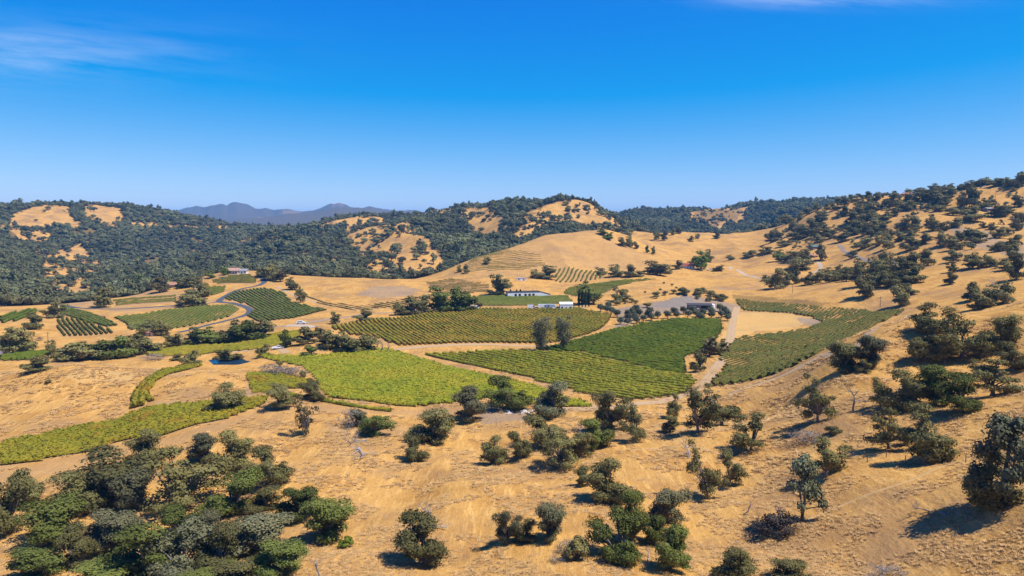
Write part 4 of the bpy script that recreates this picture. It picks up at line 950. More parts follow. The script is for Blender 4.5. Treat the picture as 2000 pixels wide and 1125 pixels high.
# tree belts and single oaks of the right-hand hillside (crop coordinates of the photo)
HG = 'oaks on the right-hand hillside'
def rh(X, Y, w, h, kind='moak', label='dark oak in the tree belt across the golden slope at right', group='tree belt across the golden slope'):
    px, py = 1500 + X / 3.308, 320 + Y / 3.308; plant(px, py - h / 3.308, py, w / 3.308, kind, label, group)
for a in [(50,810,120,120),(120,790,70,70),(185,775,100,115),(265,785,80,80),(312,770,80,80),(405,765,120,90),(465,755,100,95),(560,730,140,110),(510,760,90,80),(630,790,130,130),(635,865,130,120),(700,730,120,120),(760,680,120,115),(760,770,140,130),(800,800,120,100),(880,720,130,110),(960,690,140,110),(1040,655,100,95),(940,770,150,100),(690,800,90,90),(850,780,90,80)]: rh(*a)
for X, Y, w, h, l in [(868,920,130,130,'oak with a long shadow at the right end of the vineyard strip, lower of two'),(905,850,90,70,'oak crown above the long-shadowed oak by the right vineyard strip'),(1195,700,62,60,'upper crown of the slender oak alone on the golden slope'),(1180,782,72,78,'slender oak alone on the golden slope at right'),(1205,635,95,70,'small oak above the slender one on the golden slope'),(1330,675,125,95,'broad oak on the golden rise near the right edge'),(1445,665,95,62,'low oak beside the broad one on the golden rise'),
   (1310,890,120,115,'left oak of the group above the right crest'),(1365,940,150,120,'lower middle oak of the group above the right crest'),(1530,900,150,130,'right oak of the group above the right crest'),(1440,900,100,90,'middle oak of the group above the right crest'),(1615,750,120,150,'tall oak near the right edge with long shadow'),(1540,690,100,70,'low oak left of the tall one near the right edge'),(1600,640,120,110,'oak above the tall one near the right edge'),
   (550,610,70,45,'small round oak alone below the wooded right hillside'),(340,625,85,100,'brownish tall oak by the green-roofed barn'),(110,535,70,35,'low oak left of the green-roofed barn'),(90,630,110,70,'light green tree below the green-roofed barn'),(190,640,150,80,'dark tree by the white drive below the green-roofed barn'),(200,690,160,80,'broad oak below the white drive'),(250,630,70,70,'tree hiding the house at the white drive'),(650,630,20,24,'tiny oak left of the grey trailer')]:
    rh(X, Y, w, h, 'mgreen' if 'green tree' in l else ('mbrown' if 'brownish' in l else 'moak'), l, HG)
hl = 'dark oak scattered on the right-hand hillside below the hilltop houses'
for X, Y, w, h in [(610,550,105,75),(490,505,100,65),(560,460,110,80),(780,550,100,80),(790,490,90,60),(715,530,60,60),(875,430,95,80),(850,500,80,60),(970,430,95,80),(940,470,60,50),(1075,435,75,70),(1065,370,42,40),(1030,400,50,40),(940,560,115,80),(1010,520,85,70),(920,500,70,60),(1130,540,80,90),(1210,560,120,80),(1240,500,80,60),(1145,430,62,50),(1220,410,85,50),(1290,490,115,70),(1380,510,130,70),(1320,375,150,85),(1200,335,95,50),(1450,425,62,40),(1390,415,50,30),(1555,460,72,40),(1500,345,115,75),(1550,320,80,40),(1610,430,62,80),(1640,380,60,60),(1605,355,62,36),(1345,280,130,120),(1400,290,90,60),(1440,250,40,40),(1590,180,36,24),
   (30,400,80,90),(20,510,90,70),(60,480,60,60),(120,390,90,60),(200,450,100,70),(180,500,90,60),(240,480,110,80),(290,430,80,70),(330,400,90,80),(300,480,80,60),(330,510,70,50),(380,460,90,60),(410,480,80,50),(360,360,60,50),(430,300,60,40),(380,300,40,40),(500,275,60,60),(550,250,40,40),(320,300,50,40),(470,340,60,40),(510,330,60,50),(600,320,80,60),(660,310,70,50),(720,300,60,40),(660,220,60,36),(790,280,80,90),(700,240,60,40),(740,220,30,26),(560,380,110,70),(620,400,100,60),(680,380,110,70),(700,420,90,60),(640,460,100,70),(580,440,90,60),(760,390,110,70),(760,440,70,50),(690,460,80,50),(820,340,70,50),(880,300,80,50),(930,300,90,50),(900,250,70,50),(850,290,60,40),(950,250,60,50),(1000,240,90,60),(1060,240,110,70),(1100,270,120,80),(1130,230,90,60),(1180,220,70,60),(1040,300,50,40),(1100,310,80,40),(1150,280,70,60),(1250,280,70,60),(1260,210,50,30),(1070,200,60,60),(820,220,30,30),(250,330,60,50),(210,360,50,40),(150,340,60,50),(80,350,80,60),(160,420,60,50),(1620,280,80,70),(1500,480,90,60),(1560,560,100,70),(1480,570,90,60),(1600,520,80,60)]:
    rh(X, Y, w, h, 'moak', hl, HG)
for X, Y, w, h in [(700,170,36,26),(770,185,50,20),(815,170,22,20),(910,180,60,40),(970,165,110,40),(1020,150,18,28),(1060,150,60,36),(1100,145,80,40),(1140,155,70,40),(1190,150,90,46),(1240,160,60,36),(1270,150,50,30),(1300,135,80,40),(1340,130,70,40),(1390,120,90,40),(1430,130,90,46),(1480,135,70,40),(1520,130,60,40),(1560,140,70,46),(1600,145,90,80),(1640,140,60,80),(590,190,50,22),(540,205,50,24),(480,215,60,30),(440,225,40,26),(370,250,50,26),(300,270,50,30),(270,290,50,36),(220,310,60,36)]:
    rh(X, Y + 6, w, h, 'moak', 'small dark tree on the skyline of the right-hand hill', 'trees on the right skyline')

# ------------------------------------------------------------------ bare and fallen trees
def dead_mesh(seed, kind='snag', twig=3):
    rg = random.Random(seed); mb = MB()
    def grow(p, d, L, r, lev):
        pts = [p]; rad = [r]; q = p.copy(); dd = d.copy()
        for i in range(3):
            dd = (dd + Vector((rg.gauss(0, .16), rg.gauss(0, .16), rg.gauss(0.04, .12)))).normalized(); q = q + dd * L / 3; pts.append(q.copy()); rad.append(r * (1 - 0.24 * (i + 1)))
        mb.tube(pts, rad, 5 if lev else 7)
        if lev < twig:
            for i in range(rg.choice([2, 3, 3, 4]) if lev else 6):
                b = pts[rg.choice([1, 2, 3, 3])]; nd = (dd * 0.55 + Vector((rg.gauss(0, .65), rg.gauss(0, .65), rg.gauss(0.25, .4)))).normalized()
                grow(b, nd, L * rg.uniform(0.45, 0.7), r * rg.uniform(0.32, 0.5), lev + 1)
    d0 = Vector((rg.gauss(0, .08), rg.gauss(0, .08), 1)) if kind == 'snag' else Vector((1, rg.gauss(0, .1), 0.10)).normalized()
    grow(Vector((0, 0, -0.05 if kind == 'snag' else 0.04)), d0, 0.55, 0.036, 0)
    return mb
def dead(px, base, size_px, kind, mat, label, rotz=0, seed=1, name='dead_tree', twig=3):
    g = hit(px, base); s = size_px * g[1] / F
    dead_mesh(seed, kind, twig).build(name, mat, loc=g, rot=(0, 0, rotz), scale=(s, s, s), label=label, category='dead tree', group='bare and fallen trees on the slope')
dead(1348,893,58,'snag',M['deadwood'],'pale bare snag left of the gnarled open oak',0.3,3, twig=2)
dead(1345,897,30,'snag',M['greywood'],'small bare brush at the foot of the pale snag',1,8)
dead(1458,1002,46,'snag',M['deadwood'],'small bare whitish tree left of the dark brush mound',1.1,5)
dead(1666,802,66,'snag',M['greywood'],'leafless grey oak left of the right-hand clump',0.2,6, twig=4)
dead(1764,790,42,'snag',M['deadwood'],'white bare branches in front of the right-hand clump',2,7)
dead(626,1130,66,'snag',M['greywood'],'bare dark snag at the bottom edge right of the thicket',2,9, twig=2)
dead(848,1030,74,'snag',M['greywood'],'dead-topped leafless tree beside the large lone oak',0.5,10, twig=4)
dead(842,1030,58,'fallen',M['deadwood'],'pale fallen trunk at the foot of the dead-topped tree',-0.5,11, twig=1)
dead(700,878,80,'fallen',M['deadwood'],'fallen grey tree with spread branches below the compact oak',-1.0,12)
dead(716,862,60,'fallen',M['greywood'],'second fallen limb spreading left below the compact oak',-2.5,13)
dead(1838,1005,74,'fallen',M['greywood'],'dark fallen log on the straw in the lower right',-0.9,14)
dead(1815,1000,44,'fallen',M['greywood'],'grey fallen branch left of the dark log',2.7,15)
dead(1700,1040,24,'fallen',M['darkbark'] if 'darkbark' in M else M['bark'],'short dark log left of the fallen ones, lower right',-1.1,16)
dead(1520,1015,50,'snag',M['deadwood'],'whitish bare branches inside the dark brush mound',0.6,17)
dead(1940,930,56,'snag',M['deadwood'],'bare whitish branches low in the big grey pine',0.6,18)
dead(1132,862,50,'snag',M['deadwood'],'bare pale top behind the vineyard-corner clump',0.6,19, twig=2)
dead(1265,1095,40,'fallen',M['deadwood'],'grey branches in the gully left of the green clump',0.9,20)
dead(35,1030,50,'fallen',M['greywood'],'fallen branches at the left edge between oaks',0.4,21)
dead(752,690,32,'snag',M['greywood'],'grey leafless tree at the right end of the hedge',0.4,22, twig=4)
dead(744,690,30,'snag',M['greywood'],'grey leafless tree beside the hedge, left of its twin',1.4,23, twig=4)
dead(1942,560,24,'snag',M['deadwood'],'small bare white tree above the right crest',1.4,24)
dead(692,832,46,'snag',M['deadwood'],'bare pale branches inside the grey half-dead shrub',1.4,25)
# ------------------------------------------------------------------ woodland of the far hills (one mass, instanced)
fm = [joined('far', 900 + i, 420, 0.062, 'forest', 'darkbark', 'wood_tree') for i in range(5)] + [joined('pine', 950, 260, 0.06, 'forest', 'darkbark', 'wood_pine')]
lib = bpy.data.collections.new('wood_library')
for i, m_ in enumerate(fm):
    o = bpy.data.objects.new('wood_source_%s' % 'abcdefgh'[i], m_); lib.objects.link(o)
def gn_scatter(name, pts, scl, rot, coll, kind='stuff', label=None):
    me = bpy.data.meshes.new(name); me.vertices.add(len(pts)); me.vertices.foreach_set('co', np.asarray(pts, np.float32).ravel())
    a = me.attributes.new('scl', 'FLOAT_VECTOR', 'POINT'); a.data.foreach_set('vector', np.asarray(scl, np.float32).ravel())
    a = me.attributes.new('rot', 'FLOAT_VECTOR', 'POINT'); a.data.foreach_set('vector', np.asarray(rot, np.float32).ravel())
    o = obj(name, me, kind=kind, label=label)
    ng = bpy.data.node_groups.new(name, 'GeometryNodeTree'); ng.interface.new_socket('Geometry', in_out='INPUT', socket_type='NodeSocketGeometry'); ng.interface.new_socket('Geometry', in_out='OUTPUT', socket_type='NodeSocketGeometry')
    N = ng.nodes; gi, go = N.new('NodeGroupInput'), N.new('NodeGroupOutput'); ip = N.new('GeometryNodeInstanceOnPoints'); ci = N.new('GeometryNodeCollectionInfo')
    ci.inputs['Collection'].default_value = coll; ci.inputs['Separate Children'].default_value = True; ci.inputs['Reset Children'].default_value = True
    na = N.new('GeometryNodeInputNamedAttribute'); na.data_type = 'FLOAT_VECTOR'; na.inputs['Name'].default_value = 'scl'
    nr = N.new('GeometryNodeInputNamedAttribute'); nr.data_type = 'FLOAT_VECTOR'; nr.inputs['Name'].default_value = 'rot'
    rv = N.new('FunctionNodeRandomValue'); rv.data_type = 'INT'; rv.inputs[4].default_value = 0; rv.inputs[5].default_value = len(coll.objects) - 1
    L = ng.links; L.new(gi.outputs[0], ip.inputs['Points']); L.new(ci.outputs[0], ip.inputs['Instance']); ip.inputs['Pick Instance'].default_value = True
    L.new(rv.outputs[2], ip.inputs['Instance Index']); L.new(nr.outputs['Attribute'], ip.inputs['Rotation']); L.new(na.outputs['Attribute'], ip.inputs['Scale']); L.new(ip.outputs[0], go.inputs[0])
    md = o.modifiers.new('scatter', 'NODES'); md.node_group = ng; return o
# horizon angle along each bearing, to skip trees wholly hidden behind ridges (with a generous margin)
ELEV = (ZZ - CAMZ) / YY; HMAX = np.maximum.accumulate(ELEV[:, 20:], axis=1)
def seen(x, y, top, margin=8.0):
    u = x / y; i = np.clip(np.searchsorted(us, u) - 1, 0, NU - 1); j = np.clip(np.searchsorted(vsn, np.log(y)) - 21, 0, HMAX.shape[1] - 1)
    return (top + margin - CAMZ) / y >= HMAX[i, j]
pts = []
for y0 in np.arange(540, 2900, 0.5 * 7.4 * 1.6):
    st = 6.6 + (y0 - 540) / 2400 * 2.4; xs = np.arange(-0.86 * y0, 0.80 * y0, st * 1.0)
    if rng.random() < 0.18 * 0: continue
    pts.append(np.column_stack([xs + rng.uniform(-.5, .5, len(xs)) * st, y0 + rng.uniform(-.5, .5, len(xs)) * 6.5]))
pts = np.vstack(pts); x, y = pts[:, 0], pts[:, 1]; u = x / y
dens = np.where(y > wood_start(u) * (1 + 0.03 * fbm(x / 60, y / 60, 71, 4)), 1.0, 0.0)
gap = fbm(x / 45, y / 45, 77, 4); dens *= np.where(gap > 0.30, 0.2, 1.0)
for w, dn in BAREW:
    m_ = inside(w, x, y); cl_ = np.clip(1 + 3.2 * fbm(x / 40, y / 40, 79, 3), 0.05, 2.2); dens = np.where(m_, dn * cl_, dens)
keep = rng.random(len(x)) < dens * 0.97
x, y = x[keep], y[keep]; z = grid_z(x, y); vis = seen(x, y, z + 11); x, y, z = x[vis], y[vis], z[vis]
wd = (7.0 + 10.0 * rng.random(len(x)) ** 1.7) * (1 + 0.15 * sm(1500, 2500, y)); ht = wd * (0.62 + 0.4 * rng.random(len(x)))
tallm = rng.random(len(x)) < 0.05; ht = np.where(tallm, ht * 1.5, ht)
gn_scatter('far_woodland', np.column_stack([x, y, z]), np.column_stack([wd, wd, ht]), np.column_stack([0 * x, 0 * x, rng.random(len(x)) * 6.283]), lib, label='dense dark green woodland covering the far hillsides')
print('woodland trees', len(x))
# scattered trees and bushes on the golden right-hand hill that are too many to single out
xs, ys = [], []
for poly, dn in [([(1490,470),(1560,430),(1640,395),(1720,385),(1700,440),(1760,470),(1680,480),(1600,480),(1540,490)], 0.010), ([(1640,390),(1760,378),(1850,385),(1850,415),(1700,425),(1620,420)], 0.006), ([(1820,430),(2000,430),(2000,560),(1850,520)], 0.0025), ([(1850,375),(2000,360),(2000,430),(1870,420)], 0.003)]:
    w = wpoly(poly); mn, mx = w.min(0), w.max(0); n_ = int(np.prod(mx - mn) * dn); c = mn + rng.random((n_, 2)) * (mx - mn); k_ = inside(w, c[:, 0], c[:, 1]) & (fbm(c[:, 0] / 50, c[:, 1] / 50, 15, 3) > -0.1); xs.append(c[k_, 0]); ys.append(c[k_, 1])
x, y = np.concatenate(xs), np.concatenate(ys); z = grid_z(x, y); wd = 3 + 5 * rng.random(len(x)) ** 1.5
gn_scatter('hillside_scrub', np.column_stack([x, y, z]), np.column_stack([wd, wd, wd * 0.85]), np.column_stack([0 * x, 0 * x, rng.random(len(x)) * 6.283]), lib, label='small scrub bushes dotted over the golden right-hand hill')

# dry grass tufts on the near slopes
def tuft(seed):
    rg = np.random.default_rng(seed); n_ = 15; a = rg.random(n_) * 6.283; ln = 0.35 + 0.5 * rg.random(n_); r0 = rg.random((n_, 2)) * 0.5 - 0.25
    tip = np.column_stack([r0[:, 0] + np.cos(a) * ln * 0.6 + 0.12, r0[:, 1] + np.sin(a) * ln * 0.6, ln * 0.55]); w_ = 0.05
    b0 = np.column_stack([r0[:, 0] - np.sin(a) * w_, r0[:, 1] + np.cos(a) * w_, 0 * a]); b1 = np.column_stack([r0[:, 0] + np.sin(a) * w_, r0[:, 1] - np.cos(a) * w_, 0 * a])
    v = np.stack([b0, b1, tip], 1).reshape(-1, 3); return mesh_np('grass_tuft', v, tris=np.arange(n_ * 3).reshape(-1, 3), tint=np.repeat(rg.random(n_), 3), mats=[M['straw']])
M['straw'] = leaf_mat('straw', (0.47, 0.30, 0.125), (0.60, 0.405, 0.175), 0.25, 0.22)
gl = bpy.data.collections.new('grass_library')
for i in range(4): gl.objects.link(bpy.data.objects.new('grass_source_%s' % 'abcd'[i], tuft(60 + i)))
N_ = 95000; y = np.exp(rng.uniform(math.log(78), math.log(300), N_)); u = rng.uniform(-0.8, 0.8, N_); x = u * y
k_ = fbm(x / 6, y / 6, 17, 3) + 0.35 * fbm(x / 30, y / 30, 18, 2) > 0.02 + 0.0 * x
i_ = np.clip(np.searchsorted(us, u) - 1, 0, NU - 1); j_ = np.clip(np.searchsorted(vsn, np.log(y)) - 1, 0, NV - 1)
k_ &= (cover[i_, j_, 0] < 0.3) & (cover[i_, j_, 1] < 0.3); x, y = x[k_], y[k_]; s_ = (0.5 + 0.9 * rng.random(len(x))) * np.clip(y / 150, 0.7, 1.6)
gn_scatter('dry_grass', np.column_stack([x, y, grid_z(x, y)]), np.column_stack([s_ * 1.2, s_ * 1.2, s_ * 0.6]), np.column_stack([0 * x, 0 * x, rng.normal(0.6, 0.8, len(x))]), gl, label='dry straw grass tufts covering the near slopes')
# ------------------------------------------------------------------ buildings, vehicles, poles, fences
M['white'] = plain('white_paint', (0.80, 0.78, 0.74), 0.7, 0.06, 0.8)
M['cream'] = plain('cream_stucco', (0.56, 0.47, 0.36), 0.9, 0.1, 0.8)
M['tile'] = plain('terracotta_tile', (0.34, 0.17, 0.105), 0.9, 0.25, 1.5)
M['redroof'] = plain('red_roof', (0.22, 0.06, 0.045), 0.85, 0.2, 1.0)
M['pinkroof'] = plain('faded_tile', (0.40, 0.24, 0.18), 0.9, 0.2, 1.0)
M['greenroof'] = plain('green_metal_roof', (0.075, 0.14, 0.12), 0.6, 0.1, 1.0)
M['darkroof'] = plain('dark_roof', (0.055, 0.05, 0.05), 0.8, 0.2, 1.0)
M['greyroof'] = plain('grey_metal_roof', (0.26, 0.25, 0.26), 0.6, 0.15, 1.0)
M['glass'] = plain('dark_glass', (0.02, 0.025, 0.03), 0.15, spec=0.5)
M['wood'] = plain('weathered_wood', (0.20, 0.15, 0.11), 0.9, 0.3, 2.0)
M['carwhite'] = plain('white_car_paint', (0.75, 0.75, 0.75), 0.3, spec=0.5)
M['carred'] = plain('red_car_paint', (0.35, 0.05, 0.05), 0.3, spec=0.5)
M['cargrey'] = plain('grey_car_paint', (0.16, 0.17, 0.19), 0.3, spec=0.5)
M['tyre'] = plain('tyre_rubber', (0.02, 0.02, 0.02), 0.9)
M['rock'] = plain('pale_rock', (0.50, 0.45, 0.40), 0.95, 0.3, 1.5)
M['metal'] = plain('galvanised_steel', (0.35, 0.36, 0.37), 0.5, metal=0.3)
def base_at(px, py, dmin=0):
    g = hit(px, py, dmin); return g
def pad(g, w, d, rz):        # lowest ground under a footprint, so that nothing floats
    c, s = math.cos(rz), math.sin(rz); zs = [float(grid_z(g[0] + c * a * w / 2 - s * b * d / 2, g[1] + s * a * w / 2 + c * b * d / 2)) for a in (-1, 0, 1) for b in (-1, 0, 1)]
    return max(zs), min(zs)
def house(px, py, w, d, h, rz, wall, roof, label, rh=2.0, kind='gable', wins=4, eave=0.6, door=True, name='house', group=None, cat='house', dmin=0):
    g = base_at(px, py, dmin); hi, lo = pad(g, w, d, rz); root = obj(name, None, loc=(g[0], g[1], lo + 0.35 * (hi - lo)), rot=(0, 0, rz), label=label, category=cat, group=group)
    MB().box(-w/2, w/2, -d/2, d/2, -1.5, h).build('wall', wall, root)
    r = MB(); e = eave; W2, D2 = w/2 + e, d/2 + e; t_ = 0.25
    if kind == 'gable':
        r.add([(-W2,-D2,h-.1),(W2,-D2,h-.1),(W2,D2,h-.1),(-W2,D2,h-.1),(-W2,0,h+rh),(W2,0,h+rh)], [(3,2,1,0),(0,1,5,4),(2,3,4,5),(0,4,3),(1,2,5)])
    elif kind == 'hip':
        q_ = min(D2, W2 * 0.8); r.add([(-W2,-D2,h-.1),(W2,-D2,h-.1),(W2,D2,h-.1),(-W2,D2,h-.1),(-W2+q_,0,h+rh),(W2-q_,0,h+rh)], [(3,2,1,0),(0,1,5,4),(2,3,4,5),(0,4,3),(1,2,5)])
    elif kind == 'shed':
        r.add([(-W2,-D2,h-.05),(W2,-D2,h-.05),(W2,D2,h+rh),(-W2,D2,h+rh),(-W2,-D2,h+t_),(W2,-D2,h+t_),(W2,D2,h+rh+t_),(-W2,D2,h+rh+t_)], [(3,2,1,0),(4,5,6,7),(0,1,5,4),(1,2,6,5),(2,3,7,6),(3,0,4,7)])
    elif kind == 'flat': r.box(-W2, W2, -D2, D2, h - .02, h + rh)
    ro = r.build('roof', roof, root)
    if kind in ('gable', 'hip') and w > 9: MB().box(w*0.18, w*0.18+0.9, -0.5, 0.5, h + rh*0.5, h + rh + 0.9).build('chimney', M['tile'], ro)
    n_ = wins
    for i in range(n_):
        x0 = -w/2 + w * (i + 0.5) / n_
        if door and i == n_ // 2:
            MB().box(x0-.55, x0+.55, -d/2-.06, -d/2+.1, 0, 2.1).build('door', M['wood'], root); continue
        wo = MB().box(x0-.7, x0+.7, -d/2-.05, -d/2+.1, 0.9, min(h-.3, 2.3)).build('window', M['glass'], root)
        MB().box(x0-.85, x0+.85, -d/2-.12, -d/2-.02, 0.78, 0.9).build('sill', M['white'], wo)
    for sx in (-1, 1): MB().box(sx*(w/2)-.05, sx*(w/2)+.05, -.6, .6, 0.9, min(h-.3, 2.2)).build('window', M['glass'], root)
    return root
def car(px, py, rz, paint_, label, kind='car', group='vehicles parked around the valley', sc_=1.0, dmin=0):
    g = base_at(px, py, dmin); nm = {'car': 'parked_car', 'pickup': 'pickup_truck', 'van': 'delivery_van', 'trailer': 'box_trailer'}[kind]; cat = {'car': 'car', 'pickup': 'pickup', 'van': 'van', 'trailer': 'trailer'}[kind]
    L_ = {'car': 4.6, 'pickup': 5.6, 'van': 6.2, 'trailer': 7.0}[kind] / 2; root = obj(nm, None, loc=(g[0], g[1], g[2] + 0.16), rot=(0, 0, rz), scale=(sc_, sc_, sc_), label=label, category=cat, group=group)
    if kind == 'car': pr = [(-L_,.35),(L_,.35),(L_,.75),(L_*.55,.95),(L_*.3,1.45),(-L_*.55,1.5),(-L_*.95,1.0),(-L_,.9)]; gl_ = [(L_*.48,.98),(L_*.27,1.40),(-L_*.52,1.44),(-L_*.8,1.0)]
    elif kind == 'pickup': pr = [(-L_,.45),(L_,.45),(L_,1.0),(L_*.6,1.1),(L_*.4,1.75),(-L_*.1,1.8),(-L_*.18,1.1),(-L_,1.1)]; gl_ = [(L_*.53,1.13),(L_*.37,1.68),(-L_*.06,1.72),(-L_*.1,1.13)]
    elif kind == 'van': pr = [(-L_,.4),(L_,.4),(L_,1.1),(L_*.8,1.3),(L_*.62,2.2),(L_*.5,2.6),(-L_,2.65)]; gl_ = [(L_*.74,1.35),(L_*.58,2.15),(L_*.35,2.15),(L_*.35,1.35)]
    else: pr = [(-L_,.7),(L_,.7),(L_,3.1),(-L_,3.1)]; gl_ = [(L_*.6,1.6),(L_*.6,2.4),(L_*.3,2.4),(L_*.3,1.6)]
    MB().prism(pr, -.9, .9).build('body', paint_, root)
    MB().prism(gl_, -.92, .92).build('window', M['glass'], root)
    for sx in (-.62, .62):
        for sy in (-1, 1):
            w_ = MB(); w_.tube([(sx*L_, sy*.72, .34), (sx*L_, sy*.95, .34)], [.36, .36], 12); wo = w_.build('wheel', M['tyre'], root)
            h_ = MB(); h_.tube([(sx*L_, sy*.9, .34), (sx*L_, sy*.97, .34)], [.2, .2], 8); h_.build('rim', M['metal'], wo)
    return root
house(335,561,16,10,3.2,0.15,M['cream'],M['tile'],'low house with tan hip roof at the foot of the wood, left',2.2,'hip',5,1.2)
house(457,534,12,9,3.4,-0.1,M['cream'],M['pinkroof'],'hilltop farmhouse with faded pink roof above the terraces',2.4,'gable',4)
house(474,534,9,7,3.2,0.1,M['white'],M['greyroof'],'small white house right of the pink-roofed farmhouse',1.5,'gable',3)
house(293,656,7,5,2.4,-0.2,M['cream'],M['tile'],'small cream shed under two oaks beside the road',1.2,'gable',2,name='shed',cat='shed')
house(1343,524,15,9,3.0,-0.25,M['white'],M['redroof'],'ranch house with dark red roof among trees below the golden hill',2.4,'gable',5)
house(1105,604,9,7,4.2,0.05,M['white'],M['white'],'tall white shed at the right end of the white vehicles',1.2,'gable',3,0.2,name='shed',cat='shed')
house(1592,486,13,8,3.2,0.3,M['wood'],M['greenroof'],'barn with green metal roof on the golden saddle at right',2.0,'gable',3,name='barn',cat='barn')
house(1584,503,12,8,3.0,0.1,M['cream'],M['tile'],'tile-roofed house half hidden by trees beside the white drive',2.0,'hip',4)
house(1771,512,11,4,3.0,-0.1,M['white'],M['greyroof'],'grey-white trailer home in the tree belt at right',0.8,'gable',4,0.2)
house(1750,513,6,4,2.6,0.1,M['white'],M['darkroof'],'small pale shed left of the trailer home',0.8,'gable',2,0.2,name='shed',cat='shed')
house(1770,383,16,9,3.2,0.1,M['tile'],M['tile'],'hilltop house with terracotta roof near the right skyline',2.2,'hip',4)
house(1788,382,14,8,3.0,-0.1,M['pinkroof'],M['tile'],'second terracotta-roofed house right of the hilltop one',2.0,'gable',4)
house(1747,384,12,8,3.2,0.0,M['wood'],M['greyroof'],'grey-roofed hilltop house left of the terracotta ones',2.0,'gable',3)
house(1930,412,9,6,2.8,0.3,M['wood'],M['greyroof'],'small grey farm shed high on the right hillside',1.4,'gable',2,name='shed',cat='shed')
# winery cut into the hill: long white wall, dark slab roof, sloping wing
g = base_at(1030, 581); root = obj('winery', None, loc=(g[0], g[1] + 2, g[2] - 0.3), rot=(0, 0, 0.2), label='long low white winery wall set into the hillside', category='winery')
MB().box(-16, 11, -.4, 8, -2, 4.2).build('wall', M['white'], root)
MB().prism([(11.02,-2),(19,-2),(19,2.0),(11.02,4.2)], -.4, 0.4).build('wing_wall', M['white'], root)
MB().prism([(11.02,4.21),(19,2.01),(19,2.5),(11.02,4.7)], -.5, 6).build('wing_roof', M['darkroof'], root)
MB().box(-16.3, 11, -.52, 8.5, 4.22, 4.8).build('roof', M['darkroof'], root)
for x_ in (-9.5, -6.2, -1.5, 1.8, 5.0):
    dr = MB().box(x_-.9, x_+.9, -.5, -.3, 0.2, 3.2).build('door', M['darkroof'], root); MB().box(x_-.8, x_+.8, -.56, -.5, 1.7, 2.9).build('pane', M['glass'], dr)
house(1018,548,9,3,2.0,0.05,M['white'],M['greyroof'],'small white greenhouse-like shed above the young vines',0.5,'shed',2,0.1,name='shed',cat='shed')
# open pole barn, water tank
g = base_at(1366, 604); root = obj('pole_barn', None, loc=g, rot=(0, 0, -0.12), label='open dark pole barn on the gravel yard', category='barn')
for x_ in (-8, -4, 0, 4, 8):
    for y_ in (-3, 3): MB().box(x_-.12, x_+.12, y_-.12, y_+.12, -.8, 3.1).build('post', M['wood'], root)
MB().box(-8.1, 8.1, 2.6, 2.9, -.8, 3.05).build('back_wall', M['darkroof'], root)
r_ = MB(); r_.add([(-8.6,-3.8,2.9),(8.6,-3.8,2.9),(8.6,3.8,3.7),(-8.6,3.8,3.7),(-8.6,-3.8,3.05),(8.6,-3.8,3.05),(8.6,3.8,3.85),(-8.6,3.8,3.85)], [(3,2,1,0),(4,5,6,7),(0,1,5,4),(1,2,6,5),(2,3,7,6),(3,0,4,7)]); r_.build('roof', M['darkroof'], root)
house(1356,604,8,5,2.2,-0.1,M['wood'],M['greyroof'],'low grey lean-to beside the open pole barn',0.6,'shed',2,0.3,name='shed',cat='shed')
g = base_at(1391, 603); root = obj('water_tank', None, loc=g, label='round white water tank at the end of the pole barn', category='tank')
tk = MB(); tk.tube([(0,0,-.5),(0,0,3.0)], [1.8,1.8], 20); tk.build('shell', M['white'], root); tk = MB(); tk.tube([(0,0,3.0),(0,0,3.5)], [1.85,.25], 20); tk.build('lid', M['white'], root)
car(337,562,0.1,M['carwhite'],'white car in front of the tan-roofed house')
car(1370,608,0.2,M['carred'],'red car in front of the pole barn')
car(1363,607,0.5,M['carwhite'],'white car left of the red one')
car(588,633,0.2,M['carwhite'],'white car on the pale road patch',sc_=1.2)
car(543,682,0.4,M['carwhite'],'white pickup beside the dark green tree above the pond','pickup')
car(928,604,0.1,M['carwhite'],'white van at the right foot of the dark tree row','van')
car(1060,603,0.1,M['carwhite'],'white box trailer in the middle of the parked line','trailer')
car(1076,603,2.9,M['carwhite'],'second white box trailer in the parked line','trailer')
car(1038,603,0.1,M['carwhite'],'leftmost white van of the parked line','van')
car(1086,604,0.2,M['carwhite'],'white pickup next to the tall white shed','pickup')
car(1048,604,0.3,M['cargrey'],'dark car between van and trailer')
car(1068,604.5,0.3,M['cargrey'],'dark pickup between the two box trailers','pickup')
car(1386,528,0.3,M['carwhite'],'white car right of the red-roofed ranch house',sc_=1.2)
car(5,694,0.3,M['carwhite'],'white van cut by the left edge below an oak','van')
car(478,530,0.3,M['carwhite'],'white car at the hilltop farmhouse')
# white rail wall along the upper left road
def wall_run(pts, h, th, mat, name, label, cat, post=True):
    w = [hit(*p) for p in pts]; o = w[0]; root = obj(name, None, loc=o, label=label, category=cat, group='white road wall'); 
    for a, b in zip(w[:-1], w[1:]):
        n_ = max(1, int(np.linalg.norm(b[:2]-a[:2]) / 6)); 
        for i in range(n_):
            p0, p1 = a + (b - a) * i / n_, a + (b - a) * (i + 1) / n_; d_ = (p1 - p0)[:2]; d_ /= np.linalg.norm(d_); q_ = np.array([-d_[1], d_[0]]) * th / 2; z0, z1 = float(grid_z(*p0[:2])), float(grid_z(*p1[:2]))
            v = [(*(p0[:2]-q_), z0-1), (*(p1[:2]-q_), z1-1), (*(p1[:2]+q_), z1-1), (*(p0[:2]+q_), z0-1), (*(p0[:2]-q_), z0+h), (*(p1[:2]-q_), z1+h), (*(p1[:2]+q_), z1+h), (*(p0[:2]+q_), z0+h)]
            MB().add([np.array(k) - o for k in v], [(3,2,1,0),(4,5,6,7),(0,1,5,4),(1,2,6,5),(2,3,7,6),(3,0,4,7)]).build('panel', mat, root)
